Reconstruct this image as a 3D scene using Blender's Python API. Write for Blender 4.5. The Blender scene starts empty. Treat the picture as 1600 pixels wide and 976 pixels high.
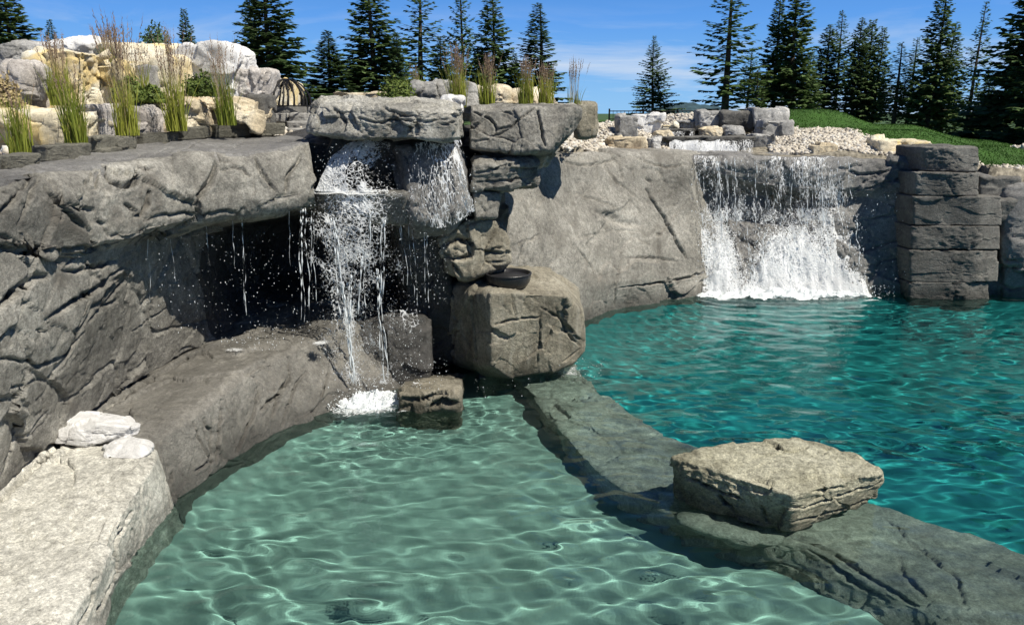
import bpy, bmesh, math, random
import numpy as np
from mathutils import Vector
from mathutils.bvhtree import BVHTree

S = bpy.context.scene
COL = S.collection
R = math.radians

# ------------------------------------------------------------------ camera
EYE = 3.2
FPX = 1209.0
PITCH = R(14.4)
cam = bpy.data.cameras.new('camera')
cam.sensor_width = 36.0
cam.lens = 36.0 * FPX / 1600.0
cam.clip_start = 0.05
cam.clip_end = 6000
camo = bpy.data.objects.new('camera', cam)
COL.objects.link(camo)
camo.location = (0, 0, EYE)
camo.rotation_euler = (math.pi / 2 - PITCH, 0, 0)
S.camera = camo

# ------------------------------------------------------------------ sun, sky, exposure
SUN = Vector((0.50, -0.33, 0.80)).normalized()
SUN_EL = math.asin(SUN.z)
SUN_AZ = math.atan2(SUN.x, SUN.y)
sl = bpy.data.lights.new('sun', 'SUN')
sl.energy = 5.0
sl.angle = R(0.5)
sl.color = (1.0, 0.94, 0.83)
sl.cycles.is_caustics_light = True
so = bpy.data.objects.new('sun', sl)
COL.objects.link(so)
so.rotation_euler = SUN.to_track_quat('Z', 'Y').to_euler()

W = bpy.data.worlds.new('World')
S.world = W
W.use_nodes = True
wt = W.node_tree
wt.nodes.clear()


def N(nt, kind, **kw):
    n = nt.nodes.new(kind)
    for k, v in kw.items():
        setattr(n, k, v)
    return n


def world_nodes():
    L = wt.links.new
    out = N(wt, 'ShaderNodeOutputWorld')
    bg = N(wt, 'ShaderNodeBackground')
    sky = N(wt, 'ShaderNodeTexSky', sky_type='NISHITA', sun_disc=False)
    sky.sun_elevation = SUN_EL
    sky.sun_rotation = SUN_AZ
    sky.altitude = 800
    sky.air_density = 1.0
    sky.dust_density = 0.3
    sky.ozone_density = 4.0
    tc = N(wt, 'ShaderNodeTexCoord')
    sp = N(wt, 'ShaderNodeSeparateXYZ')
    L(tc.outputs['Generated'], sp.inputs[0])
    # clear mountain blue: the same gradient all the way round, paler at the horizon
    zr = N(wt, 'ShaderNodeMapRange')
    zr.inputs[1].default_value = 0.0
    zr.inputs[2].default_value = 0.7
    L(sp.outputs['Z'], zr.inputs[0])
    rp = N(wt, 'ShaderNodeValToRGB')
    rp.color_ramp.elements[0].position = 0.0
    rp.color_ramp.elements[0].color = (.20, .50, .88, 1)
    rp.color_ramp.elements[1].position = 1.0
    rp.color_ramp.elements[1].color = (.008, .035, .12, 1)
    e = rp.color_ramp.elements.new(.16)
    e.color = (.075, .30, .80, 1)
    e = rp.color_ramp.elements.new(.38)
    e.color = (.022, .10, .34, 1)
    L(zr.outputs[0], rp.inputs[0])
    sc = N(wt, 'ShaderNodeVectorMath', operation='SCALE')
    sc.inputs['Scale'].default_value = 12.9
    L(rp.outputs[0], sc.inputs[0])
    hs = N(wt, 'ShaderNodeMix', data_type='RGBA')
    hs.inputs['Factor'].default_value = .8
    L(sky.outputs[0], hs.inputs['A'])
    L(sc.outputs[0], hs.inputs['B'])
    # thin cirrus
    mp = N(wt, 'ShaderNodeMapping')
    mp.inputs['Scale'].default_value = (1.0, 1.0, 6.5)
    mp.inputs['Rotation'].default_value = (R(3), R(-7), 0)
    L(tc.outputs['Generated'], mp.inputs[0])
    n1 = N(wt, 'ShaderNodeTexNoise')
    n1.inputs['Scale'].default_value = 3.4
    n1.inputs['Detail'].default_value = 9
    n1.inputs['Roughness'].default_value = 0.62
    n1.inputs['Distortion'].default_value = 0.5
    L(mp.outputs[0], n1.inputs[0])
    cr = N(wt, 'ShaderNodeMapRange')
    cr.inputs[1].default_value = 0.50
    cr.inputs[2].default_value = 0.74
    L(n1.outputs[0], cr.inputs[0])
    # clouds stay low in the sky
    lo = N(wt, 'ShaderNodeMapRange')
    lo.inputs[1].default_value = 0.13
    lo.inputs[2].default_value = 0.03
    L(sp.outputs['Z'], lo.inputs[0])
    mu = N(wt, 'ShaderNodeMath', operation='MULTIPLY')
    L(cr.outputs[0], mu.inputs[0])
    L(lo.outputs[0], mu.inputs[1])
    mx = N(wt, 'ShaderNodeMix', data_type='RGBA')
    L(mu.outputs[0], mx.inputs['Factor'])
    L(hs.outputs['Result'], mx.inputs['A'])
    mx.inputs['B'].default_value = (8.6, 9.2, 10.0, 1)
    L(mx.outputs['Result'], bg.inputs[0])
    bg.inputs[1].default_value = 0.066
    L(bg.outputs[0], out.inputs[0])


world_nodes()
S.view_settings.view_transform = 'Standard'
S.view_settings.look = 'None'
S.view_settings.exposure = 0.42
S.view_settings.gamma = 1.0
S.cycles.use_denoising = True
S.cycles.max_bounces = 8
S.cycles.transparent_max_bounces = 24
S.cycles.transmission_bounces = 6
S.cycles.diffuse_bounces = 3
S.cycles.glossy_bounces = 3
S.cycles.sample_clamp_indirect = 6.0
S.cycles.sample_clamp_direct = 12.0

# ------------------------------------------------------------------ reading distances out of the view
CP, SP_ = math.cos(PITCH), math.sin(PITCH)


def ray(px, py):
    u = (px - 800.0) / FPX
    v = (488.0 - py) / FPX
    return np.array([u, CP + v * SP_, -SP_ + v * CP])


def aty(px, py, Y):
    d = ray(px, py)
    p = d * (Y / d[1])
    p[2] += EYE
    return p


def atz(px, py, z):
    d = ray(px, py)
    p = d * ((z - EYE) / d[2])
    p[2] += EYE
    return p


def px_of(P):
    """pixel of world points (n,3)"""
    q = np.asarray(P, float) - np.array([0, 0, EYE])
    f = q[:, 1] * CP - q[:, 2] * SP_
    up = q[:, 1] * SP_ + q[:, 2] * CP
    f = np.maximum(f, 1e-3)
    return 800 + FPX * q[:, 0] / f, 488 - FPX * up / f


# ------------------------------------------------------------------ numpy noise
def _h(ix, iy, iz, s):
    x = (ix.astype(np.int64) * 73856093) ^ (iy.astype(np.int64) * 19349663) ^ (iz.astype(np.int64) * 83492791) ^ (s * 2654435761)
    x &= 0xFFFFFFFF
    x = ((x ^ (x >> 16)) * 0x45d9f3b) & 0xFFFFFFFF
    x = ((x ^ (x >> 16)) * 0x45d9f3b) & 0xFFFFFFFF
    x = x ^ (x >> 16)
    return x.astype(np.float64) / 4294967295.0


def vnoise(P, s=0):
    f = np.floor(P)
    t = P - f
    t = t * t * t * (t * (t * 6 - 15) + 10)
    i = f.astype(np.int64)
    r = 0
    for dx in (0, 1):
        wx = t[:, 0] if dx else 1 - t[:, 0]
        for dy in (0, 1):
            wy = t[:, 1] if dy else 1 - t[:, 1]
            for dz in (0, 1):
                wz = t[:, 2] if dz else 1 - t[:, 2]
                r = r + wx * wy * wz * _h(i[:, 0] + dx, i[:, 1] + dy, i[:, 2] + dz, s)
    return r * 2 - 1


def fbm(P, s=0, o=4, g=0.5):
    r = 0
    a = 1.0
    for k in range(o):
        r = r + a * vnoise(P * (2 ** k) + 17.3 * k, s + k)
        a *= g
    return r


def facets(P, s=0):
    """cellular chips: every cell is a tilted plane; returns height (-.5...5) and distance to the joints"""
    base = np.floor(P).astype(np.int64)
    n = len(P)
    f1 = np.full(n, 1e9)
    f2 = np.full(n, 1e9)
    hgt = np.zeros(n)
    for dx in (-1, 0, 1):
        for dy in (-1, 0, 1):
            for dz in (-1, 0, 1):
                a, b, c = base[:, 0] + dx, base[:, 1] + dy, base[:, 2] + dz
                fx, fy, fz = a + _h(a, b, c, s), b + _h(a, b, c, s + 1), c + _h(a, b, c, s + 2)
                ex, ey, ez = P[:, 0] - fx, P[:, 1] - fy, P[:, 2] - fz
                d = ex * ex + ey * ey + ez * ez
                gx, gy, gz = _h(a, b, c, s + 3) - .5, _h(a, b, c, s + 4) - .5, _h(a, b, c, s + 5) - .5
                hh = ex * gx + ey * gy + ez * gz + (_h(a, b, c, s + 6) - .5) * 0.5
                m = d < f1
                f2 = np.where(m, f1, np.minimum(f2, d))
                hgt = np.where(m, hh, hgt)
                f1 = np.where(m, d, f1)
    return hgt, np.sqrt(f2) - np.sqrt(f1)


def rock_height(P, s, chip=0.10, cell=0.6, fine=0.012, joint=0.03, strata=1.0):
    Q = P + 0.10 * cell * np.stack([fbm(P / cell * 1.3, s + 31, 4), fbm(P / cell * 1.3 + 9, s + 32, 4), fbm(P / cell * 1.3 + 21, s + 33, 4)], 1)
    A = Q / cell * np.array([1, 1, strata])
    h1, e1 = facets(A * .8, s)
    h2, e2 = facets(A * 2.3 + 5.1, s + 50)
    h = chip * (1.75 * h1 + 0.30 * h2)
    h -= joint * np.exp(-(e1 / 0.03) ** 2) * np.clip(.2 + fbm(P * 1.1, s + 9, 2) * 2, 0, 1)
    h -= joint * 0.5 * np.exp(-(e2 / 0.05) ** 2) * np.clip(fbm(P * 1.7, s + 19, 2) * 2, 0, 1)
    h += chip * 0.12 * fbm(P / cell * 1.2, s + 70, 3)
    # pits and small broken edges in patches
    pt = np.clip(fbm(P * 1.9, s + 90, 2) * 1.5 + .35, 0, 1)
    h += fine * pt * (1 - 2.2 * np.abs(fbm(P * 6.5, s + 80, 4, 0.6)))
    return h


# ------------------------------------------------------------------ objects
RNG = np.random.default_rng(11)
random.seed(5)


def mesh_obj(name, V, F, mat, parent=None, smooth=True, **props):
    me = bpy.data.meshes.new(name)
    V = np.asarray(V, dtype=np.float32)
    if isinstance(F, np.ndarray):
        me.vertices.add(len(V))
        me.vertices.foreach_set('co', V.ravel())
        k = F.shape[1]
        me.loops.add(F.size)
        me.loops.foreach_set('vertex_index', F.astype(np.int32).ravel())
        me.polygons.add(len(F))
        me.polygons.foreach_set('loop_start', np.arange(0, F.size, k, dtype=np.int32))
        me.update(calc_edges=True)
        me.validate()
    else:
        me.from_pydata(V.tolist(), [], F)
    if smooth:
        me.polygons.foreach_set('use_smooth', np.ones(len(me.polygons), dtype=bool))
    me.update()
    if mat is not None:
        me.materials.append(mat)
    o = bpy.data.objects.new(name, me)
    COL.objects.link(o)
    if parent is not None:
        o.parent = parent
    for k, v in props.items():
        o[k] = v
    return o


def thing(name, loc, label, category, group=None, rz=0.0):
    o = bpy.data.objects.new(name, None)
    COL.objects.link(o)
    o.location = loc
    o.rotation_euler = (0, 0, rz)
    o['label'] = label
    o['category'] = category
    if group:
        o['group'] = group
    return o


def copy_tree(o, parent=None):
    c = o.copy()
    COL.objects.link(c)
    c.parent = parent
    for ch in [k for k in o.children]:
        copy_tree(ch, c)
    return c


def tag(o, label, category, group=None):
    o['label'] = label
    o['category'] = category
    if group:
        o['group'] = group
    return o


def quads(m, n):
    i = np.arange(m * n).reshape(m, n)
    return np.stack([i[:-1, :-1], i[1:, :-1], i[1:, 1:], i[:-1, 1:]], -1).reshape(-1, 4)


def spline_axis0(C, counts, k):
    """interpolate control rows; k = 0 straight, 1 Catmull-Rom"""
    n = len(C)
    Cx = np.concatenate([2 * C[:1] - C[1:2], C, 2 * C[-1:] - C[-2:-1]])
    out = []
    for i in range(n - 1):
        p0, p1, p2, p3 = Cx[i], Cx[i + 1], Cx[i + 2], Cx[i + 3]
        last = i == n - 2
        t = np.linspace(0, 1, counts[i], endpoint=last).reshape(-1, *([1] * (C.ndim - 1)))
        lin = p1 + (p2 - p1) * t
        cat = .5 * (2 * p1 + (p2 - p0) * t + (2 * p0 - 5 * p1 + 4 * p2 - p3) * t ** 2 + (3 * p1 - p0 - 3 * p2 + p3) * t ** 3)
        out.append(lin * (1 - k) + cat * k)
    return np.concatenate(out)


def loft_grid(C, res, ki=0.8, kj=0.35):
    C = np.array(C, float)
    di = np.linalg.norm(C[1:] - C[:-1], axis=2)
    ci = [max(2, int(min(np.max(x), np.mean(x) * 1.8) / res)) for x in di]
    G = spline_axis0(C, ci, ki)
    dj = np.linalg.norm(C[:, 1:] - C[:, :-1], axis=2)
    cj = [max(2, int(min(np.max(x), np.mean(x) * 1.8) / res)) for x in dj.T]
    G = spline_axis0(np.swapaxes(G, 0, 1), cj, kj)
    return np.swapaxes(G, 0, 1)


def grid_normals(G):
    a = np.gradient(G, axis=0)
    b = np.gradient(G, axis=1)
    n = np.cross(a, b)
    n /= np.linalg.norm(n, axis=2, keepdims=True) + 1e-12
    return n


def seg_dist(P, a, b):
    ab = b - a
    t = np.clip(((P - a) @ ab) / (ab @ ab + 1e-12), 0, 1)
    return np.linalg.norm(P - (a + t[:, None] * ab), axis=1), t


def carve(P, Nn, F, cracks, s=0):
    """cut fissures: each (polyline seen from the pool side, width, depth) is laid on the surface by ray and cut along its normal"""
    if not cracks:
        return P
    step = 1
    bvh = BVHTree.FromPolygons([tuple(p) for p in P], F[::step].tolist() if isinstance(F, np.ndarray) else F)
    o = Vector((0, 0, EYE))
    off = np.zeros(len(P))
    for ci, (pl, w, dep) in enumerate(cracks):
        w = max(.62 * w, .012)
        dep = dep * 1.15
        pts = []
        for (x0, y0), (x1, y1) in zip(pl[:-1], pl[1:]):
            n = max(1, int(math.hypot(x1 - x0, y1 - y0) / 7))
            for k in range(n):
                t = k / n
                pts.append((x0 + (x1 - x0) * t, y0 + (y1 - y0) * t))
        pts.append(pl[-1])
        rr = random.Random(s * 100 + ci)
        wp = []
        for i, (x, y) in enumerate(pts):
            if 0 < i < len(pts) - 1:
                x += rr.uniform(-1.6, 1.6)
                y += rr.uniform(-1.6, 1.6)
            d = Vector(ray(x, y))
            hit = bvh.ray_cast(o, d.normalized())
            if hit[0] is not None:
                wp.append(np.array(hit[0]))
        for i in range(len(wp) - 1):
            a, b = wp[i], wp[i + 1]
            if np.linalg.norm(a - b) > 0.6:
                continue
            m = 5 * w
            lo = np.minimum(a, b) - m
            hi = np.maximum(a, b) + m
            idx = np.where(np.all((P > lo) & (P < hi), axis=1))[0]
            if not len(idx):
                continue
            dd, t = seg_dist(P[idx], a, b)
            taper = 1 - 0.65 * abs((i + t) / max(1, len(wp) - 1) * 2 - 1) ** 2
            val = -dep * taper * np.exp(-(dd / (w * (0.5 + 0.5 * taper))) ** 2)
            val += 0.10 * dep * np.exp(-((dd - 2.2 * w) / (1.1 * w)) ** 2)
            neg = val < 0
            cur = off[idx]
            off[idx] = np.where(neg, np.minimum(cur, val), np.where(cur < 0, cur, np.maximum(cur, val)))
    return P + Nn * off[:, None]


def loft(name, C, mat, res=0.03, seed=1, ki=0.8, kj=0.35, cracks=None, rh=None, edge_fade=False, parent=None, **props):
    G = loft_grid(C, res, ki, kj)
    m, n = G.shape[:2]
    Nn = grid_normals(G)
    # outward: towards the pool (the eye side) on average
    c = np.array([0.5, 3.5, 2.6]) - G.reshape(-1, 3)
    if np.sum(Nn.reshape(-1, 3) * c / np.linalg.norm(c, axis=1, keepdims=True)) < 0:
        Nn = -Nn
        flip = True
    else:
        flip = False
    P = G.reshape(-1, 3)
    Nf = Nn.reshape(-1, 3)
    h = rock_height(P, seed, **(rh or {}))
    P = P + Nf * h[:, None]
    F = quads(m, n)
    if flip:
        F = F[:, ::-1]
    if cracks:
        Nn2 = grid_normals(P.reshape(m, n, 3)).reshape(-1, 3)
        if flip:
            Nn2 = -Nn2
        P = carve(P, Nn2, F, cracks, seed)
    return mesh_obj(name, P, F, mat, parent, **props)


_SPH = {}


def sphere(sub):
    if sub not in _SPH:
        bm = bmesh.new()
        bmesh.ops.create_icosphere(bm, subdivisions=sub, radius=1.0)
        V = np.array([v.co[:] for v in bm.verts])
        F = np.array([[v.index for v in f.verts] for f in bm.faces])
        bm.free()
        V /= np.linalg.norm(V, axis=1, keepdims=True)
        _SPH[sub] = (V, F)
    return _SPH[sub]


def hull_planes(pts):
    bm = bmesh.new()
    for p in pts:
        bm.verts.new(p)
    bmesh.ops.convex_hull(bm, input=bm.verts)
    pl = []
    for f in bm.faces:
        f.normal_update()
        n = np.array(f.normal[:])
        if np.linalg.norm(n) > .5:
            pl.append((n, float(n @ np.array(f.verts[0].co[:]))))
    bm.free()
    return pl


def hull_rock(name, pts, mat, sub=6, seed=1, rnd=18.0, rh=None, cracks=None, parent=None, **props):
    """a rock whose body is the convex hull of measured corners, edges worn round, surface chipped"""
    pts = np.array(pts, float)
    c = (pts.min(0) + pts.max(0)) / 2 * .5 + pts.mean(0) * .5
    sc = (pts.max(0) - pts.min(0)) / 2
    q = (pts - c) / sc
    planes = hull_planes(q)
    D, F = sphere(sub)
    inv = np.zeros(len(D))
    for n, d in planes:
        if d < 0:
            n, d = -n, -d
        v = np.clip((D @ n) / max(d, .05), 0, None)
        inv += v ** rnd
    r = 1.0 / (inv ** (1 / rnd))
    P = D * r[:, None] * sc + c
    Nn = vert_normals(P, F)
    h = rock_height(P, seed, **(rh or {}))
    P = P + Nn * h[:, None]
    if cracks:
        P = carve(P, vert_normals(P, F), F, cracks, seed)
    o = c * 0
    return mesh_obj(name, P, F, mat, parent, **props)


def vert_normals(P, F):
    fn = np.cross(P[F[:, 1]] - P[F[:, 0]], P[F[:, 2]] - P[F[:, 0]])
    Nn = np.zeros_like(P)
    for k in range(3):
        np.add.at(Nn, F[:, k], fn)
    Nn /= np.linalg.norm(Nn, axis=1, keepdims=True) + 1e-12
    return Nn


def boulder_pts(x0, x1, y0, y1, Y, depth=0.7, rs=None, boxy=0.75):
    """corner cloud of a loose boulder seen in a pixel box at distance Y"""
    rs = rs or random
    out = []
    for fx in (0, 1):
        for fy in (0, 1):
            for fz in (0, 1):
                for k in range(2):
                    ax = fx + (1 if fx == 0 else -1) * rs.uniform(0, 1 - boxy) * (1 if k else .2)
                    ay = fy + (1 if fy == 0 else -1) * rs.uniform(0, 1 - boxy) * (.2 if k else 1)
                    yy = Y + depth * (fz + (1 if fz == 0 else -1) * rs.uniform(0, .3))
                    out.append(aty(x0 + (x1 - x0) * ax, y0 + (y1 - y0) * ay, Y) + np.array([0, yy - Y, 0]))
    return out


# ------------------------------------------------------------------ materials
def new_mat(name):
    m = bpy.data.materials.new(name)
    m.use_nodes = True
    nt = m.node_tree
    nt.nodes.clear()
    out = N(nt, 'ShaderNodeOutputMaterial')
    return m, nt, out


def rock_mat(name, dark, mid, light, accent=None, accent_amt=0.0, scale=1.0, rough=0.85, bump=0.5, speck=0.5, spec=0.3, streak=0.0, wet=True):
    m, nt, out = new_mat(name)
    L = nt.links.new
    bs = N(nt, 'ShaderNodeBsdfPrincipled')
    geo = N(nt, 'ShaderNodeNewGeometry')
    oi = N(nt, 'ShaderNodeObjectInfo')
    add = N(nt, 'ShaderNodeVectorMath', operation='ADD')
    sc = N(nt, 'ShaderNodeVectorMath', operation='SCALE')
    sc.inputs['Scale'].default_value = 0.0
    L(geo.outputs['Position'], add.inputs[0])
    L(oi.outputs['Location'], sc.inputs[0])
    L(sc.outputs[0], add.inputs[1])

    def noise(s, det=6, ro=0.6, dist=0.0, vec=None):
        n = N(nt, 'ShaderNodeTexNoise')
        n.inputs['Scale'].default_value = s * scale
        n.inputs['Detail'].default_value = det
        n.inputs['Roughness'].default_value = ro
        n.inputs['Distortion'].default_value = dist
        L(vec or add.outputs[0], n.inputs['Vector'])
        return n.outputs[0]

    big = noise(1.3, 7, .65, .4)
    ramp = N(nt, 'ShaderNodeValToRGB')
    e = ramp.color_ramp.elements
    e[0].position = .30
    e[0].color = (*dark, 1)
    e[1].position = .72
    e[1].color = (*light, 1)
    k = e.new(.5)
    k.color = (*mid, 1)
    L(big, ramp.inputs[0])
    col = ramp.outputs[0]
    # blotchy grain
    g = noise(17, 7, .8)
    mr = N(nt, 'ShaderNodeMapRange')
    mr.inputs[1].default_value = .3
    mr.inputs[2].default_value = .7
    mr.inputs[3].default_value = 1 - .45 * speck * 2
    mr.inputs[4].default_value = 1 + .45 * speck * 2
    L(g, mr.inputs[0])
    mul = N(nt, 'ShaderNodeVectorMath', operation='SCALE')
    L(col, mul.inputs[0])
    L(mr.outputs[0], mul.inputs['Scale'])
    col = mul.outputs[0]
    # fine dark and light grains
    g2 = noise(60, 5, .85)
    mr2 = N(nt, 'ShaderNodeMapRange')
    mr2.inputs[1].default_value = .32
    mr2.inputs[2].default_value = .68
    mr2.inputs[3].default_value = 1 - .75 * speck
    mr2.inputs[4].default_value = 1 + .75 * speck
    L(g2, mr2.inputs[0])
    mul2 = N(nt, 'ShaderNodeVectorMath', operation='SCALE')
    L(col, mul2.inputs[0])
    L(mr2.outputs[0], mul2.inputs['Scale'])
    col = mul2.outputs[0]
    if accent is not None:
        an = noise(1.9, 4, .6, .8)
        ar = N(nt, 'ShaderNodeMapRange')
        ar.inputs[1].default_value = .62 - .25 * accent_amt
        ar.inputs[2].default_value = .76 - .25 * accent_amt
        L(an, ar.inputs[0])
        mx = N(nt, 'ShaderNodeMix', data_type='RGBA')
        af = N(nt, 'ShaderNodeMath', operation='MULTIPLY')
        af.inputs[1].default_value = .75
        L(ar.outputs[0], af.inputs[0])
        L(af.outputs[0], mx.inputs['Factor'])
        L(col, mx.inputs['A'])
        mx.inputs['B'].default_value = (*accent, 1)
        col = mx.outputs['Result']
    if streak > 0:
        mp = N(nt, 'ShaderNodeMapping')
        mp.inputs['Scale'].default_value = (9, 9, .7)
        L(geo.outputs['Position'], mp.inputs[0])
        st = noise(1.0, 5, .6, .2, mp.outputs[0])
        sr = N(nt, 'ShaderNodeMapRange')
        sr.inputs[1].default_value = .55
        sr.inputs[2].default_value = .72
        L(st, sr.inputs[0])
        sf = N(nt, 'ShaderNodeMath', operation='MULTIPLY')
        sf.inputs[1].default_value = streak
        L(sr.outputs[0], sf.inputs[0])
        mx = N(nt, 'ShaderNodeMix', data_type='RGBA')
        L(sf.outputs[0], mx.inputs['Factor'])
        L(col, mx.inputs['A'])
        mx.inputs['B'].default_value = (.38, .36, .30, 1)
        col = mx.outputs['Result']
    # rock is darker and shinier where the pool keeps it wet
    if wet:
        sz = N(nt, 'ShaderNodeSeparateXYZ')
        L(geo.outputs['Position'], sz.inputs[0])
        wn = N(nt, 'ShaderNodeMath', operation='MULTIPLY_ADD')
        L(g, wn.inputs[0])
        wn.inputs[1].default_value = -.22
        L(sz.outputs['Z'], wn.inputs[2])
        wr = N(nt, 'ShaderNodeMapRange')
        wr.inputs[1].default_value = -.04
        wr.inputs[2].default_value = .13
        wr.inputs[3].default_value = .5
        wr.inputs[4].default_value = 1.0
        L(wn.outputs[0], wr.inputs[0])
        ws = N(nt, 'ShaderNodeVectorMath', operation='SCALE')
        L(col, ws.inputs[0])
        L(wr.outputs[0], ws.inputs['Scale'])
        col = ws.outputs[0]
    L(col, bs.inputs['Base Color'])
    bs.inputs['Roughness'].default_value = rough
    bs.inputs['Specular IOR Level'].default_value = spec
    # relief
    b1 = noise(11, 10, .75)
    b2 = noise(42, 5, .8)
    vo = N(nt, 'ShaderNodeTexVoronoi', feature='DISTANCE_TO_EDGE')
    vo.inputs['Scale'].default_value = 3.3 * scale
    wv = N(nt, 'ShaderNodeVectorMath', operation='SCALE')
    wv.inputs['Scale'].default_value = .35
    nn = N(nt, 'ShaderNodeTexNoise')
    nn.inputs['Scale'].default_value = 2.2 * scale
    nn.inputs['Detail'].default_value = 5
    L(add.outputs[0], nn.inputs['Vector'])
    L(nn.outputs['Color'], wv.inputs[0])
    wa = N(nt, 'ShaderNodeVectorMath', operation='ADD')
    L(add.outputs[0], wa.inputs[0])
    L(wv.outputs[0], wa.inputs[1])
    L(wa.outputs[0], vo.inputs['Vector'])
    vr = N(nt, 'ShaderNodeMapRange')
    vr.inputs[1].default_value = 0.0
    vr.inputs[2].default_value = .03
    L(vo.outputs['Distance'], vr.inputs[0])
    s1 = N(nt, 'ShaderNodeMath', operation='MULTIPLY_ADD')
    L(b1, s1.inputs[0])
    s1.inputs[1].default_value = 1.0
    L(b2, s1.inputs[2])
    s2 = N(nt, 'ShaderNodeMath', operation='MULTIPLY_ADD')
    L(vr.outputs[0], s2.inputs[0])
    s2.inputs[1].default_value = .08
    L(s1.outputs[0], s2.inputs[2])
    bp = N(nt, 'ShaderNodeBump')
    bp.inputs['Strength'].default_value = min(1, bump * 1.6)
    bp.inputs['Distance'].default_value = .028
    L(s2.outputs[0], bp.inputs['Height'])
    L(bp.outputs[0], bs.inputs['Normal'])
    L(bs.outputs[0], out.inputs[0])
    return m


M_WALL = rock_mat('sculpted_concrete_rock', (.085, .082, .073), (.215, .207, .183), (.43, .415, .368), accent=(.13, .118, .10), accent_amt=.2, streak=.22, speck=.6)
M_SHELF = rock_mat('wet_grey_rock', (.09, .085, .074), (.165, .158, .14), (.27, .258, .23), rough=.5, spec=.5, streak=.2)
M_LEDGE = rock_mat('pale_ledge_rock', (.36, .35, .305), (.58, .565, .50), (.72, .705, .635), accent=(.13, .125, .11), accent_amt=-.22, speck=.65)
M_CAVE = rock_mat('dark_cave_rock', (.03, .03, .028), (.06, .058, .054), (.10, .097, .09), rough=.5, spec=.5)  # near black: the grotto's shade is put into the rock colour
M_FALLWALL = rock_mat('stained_grey_rock', (.10, .098, .094), (.18, .176, .168), (.28, .274, .26), rough=.6, spec=.45, streak=.3)
M_SLOPE = rock_mat('smooth_grey_rock', (.135, .128, .112), (.25, .24, .212), (.385, .37, .33), accent=(.15, .14, .12), accent_amt=.3, bump=.5, streak=.18, speck=.6)
M_CAP = rock_mat('pitted_pale_rock', (.17, .165, .145), (.45, .435, .385), (.68, .665, .60), bump=.8, scale=1.7, speck=.7)
M_BROWN = rock_mat('brown_streaked_rock', (.115, .105, .08), (.235, .215, .165), (.38, .355, .285), accent=(.10, .09, .068), accent_amt=.25, streak=.6, speck=.55)
M_PILLAR = rock_mat('grey_block_rock', (.07, .068, .062), (.13, .126, .115), (.215, .21, .19), rough=.8)
M_PLAT = rock_mat('greenish_cream_rock', (.22, .21, .145), (.42, .405, .30), (.60, .585, .46), accent=(.18, .17, .125), accent_amt=.0, bump=.9, speck=.7)
M_WHITE = rock_mat('white_limestone', (.55, .54, .52), (.78, .775, .76), (.88, .875, .86), accent=(.66, .36, .10), accent_amt=-.2, speck=.18, scale=1.6)
M_CREAM = rock_mat('cream_limestone', (.48, .41, .29), (.78, .70, .52), (.87, .84, .73), accent=(.84, .64, .26), accent_amt=.5, speck=.3, scale=1.4)
M_TAN = rock_mat('tan_sandstone', (.30, .235, .16), (.64, .55, .39), (.82, .76, .62), accent=(.60, .38, .18), accent_amt=.1, speck=.45, scale=1.6)
M_GREYB = rock_mat('grey_fieldstone', (.15, .15, .145), (.34, .335, .32), (.62, .61, .585), speck=.5, scale=1.5)
M_PINKG = rock_mat('pinkish_grey_stone', (.26, .235, .215), (.52, .485, .45), (.76, .73, .69), accent=(.55, .40, .30), accent_amt=.1, speck=.5, scale=1.6)
M_EDGE = rock_mat('edging_block_stone', (.09, .087, .07), (.15, .144, .118), (.22, .212, .172), speck=.35)
M_SUB = rock_mat('submerged_rock', (.15, .138, .12), (.275, .255, .225), (.41, .39, .345), accent=(.15, .12, .09), accent_amt=.2, bump=.5, wet=False)


def simple_mat(name, col, rough=.8, var=.25, scale=5, metallic=0.0, spec=.3, bump=0.0, bscale=40):
    m, nt, out = new_mat(name)
    L = nt.links.new
    bs = N(nt, 'ShaderNodeBsdfPrincipled')
    no = N(nt, 'ShaderNodeTexNoise')
    no.inputs['Scale'].default_value = scale
    no.inputs['Detail'].default_value = 5
    geo = N(nt, 'ShaderNodeNewGeometry')
    L(geo.outputs['Position'], no.inputs['Vector'])
    mr = N(nt, 'ShaderNodeMapRange')
    mr.inputs[1].default_value = .3
    mr.inputs[2].default_value = .7
    mr.inputs[3].default_value = 1 - var
    mr.inputs[4].default_value = 1 + var
    L(no.outputs[0], mr.inputs[0])
    sc = N(nt, 'ShaderNodeVectorMath', operation='SCALE')
    sc.inputs[0].default_value = col
    L(mr.outputs[0], sc.inputs['Scale'])
    L(sc.outputs[0], bs.inputs['Base Color'])
    bs.inputs['Roughness'].default_value = rough
    bs.inputs['Metallic'].default_value = metallic
    bs.inputs['Specular IOR Level'].default_value = spec
    if bump:
        n2 = N(nt, 'ShaderNodeTexNoise')
        n2.inputs['Scale'].default_value = bscale
        n2.inputs['Detail'].default_value = 4
        L(geo.outputs['Position'], n2.inputs['Vector'])
        b = N(nt, 'ShaderNodeBump')
        b.inputs['Strength'].default_value = bump
        b.inputs['Distance'].default_value = .02
        L(n2.outputs[0], b.inputs['Height'])
        L(b.outputs[0], bs.inputs['Normal'])
    L(bs.outputs[0], out.inputs[0])
    return m


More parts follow.
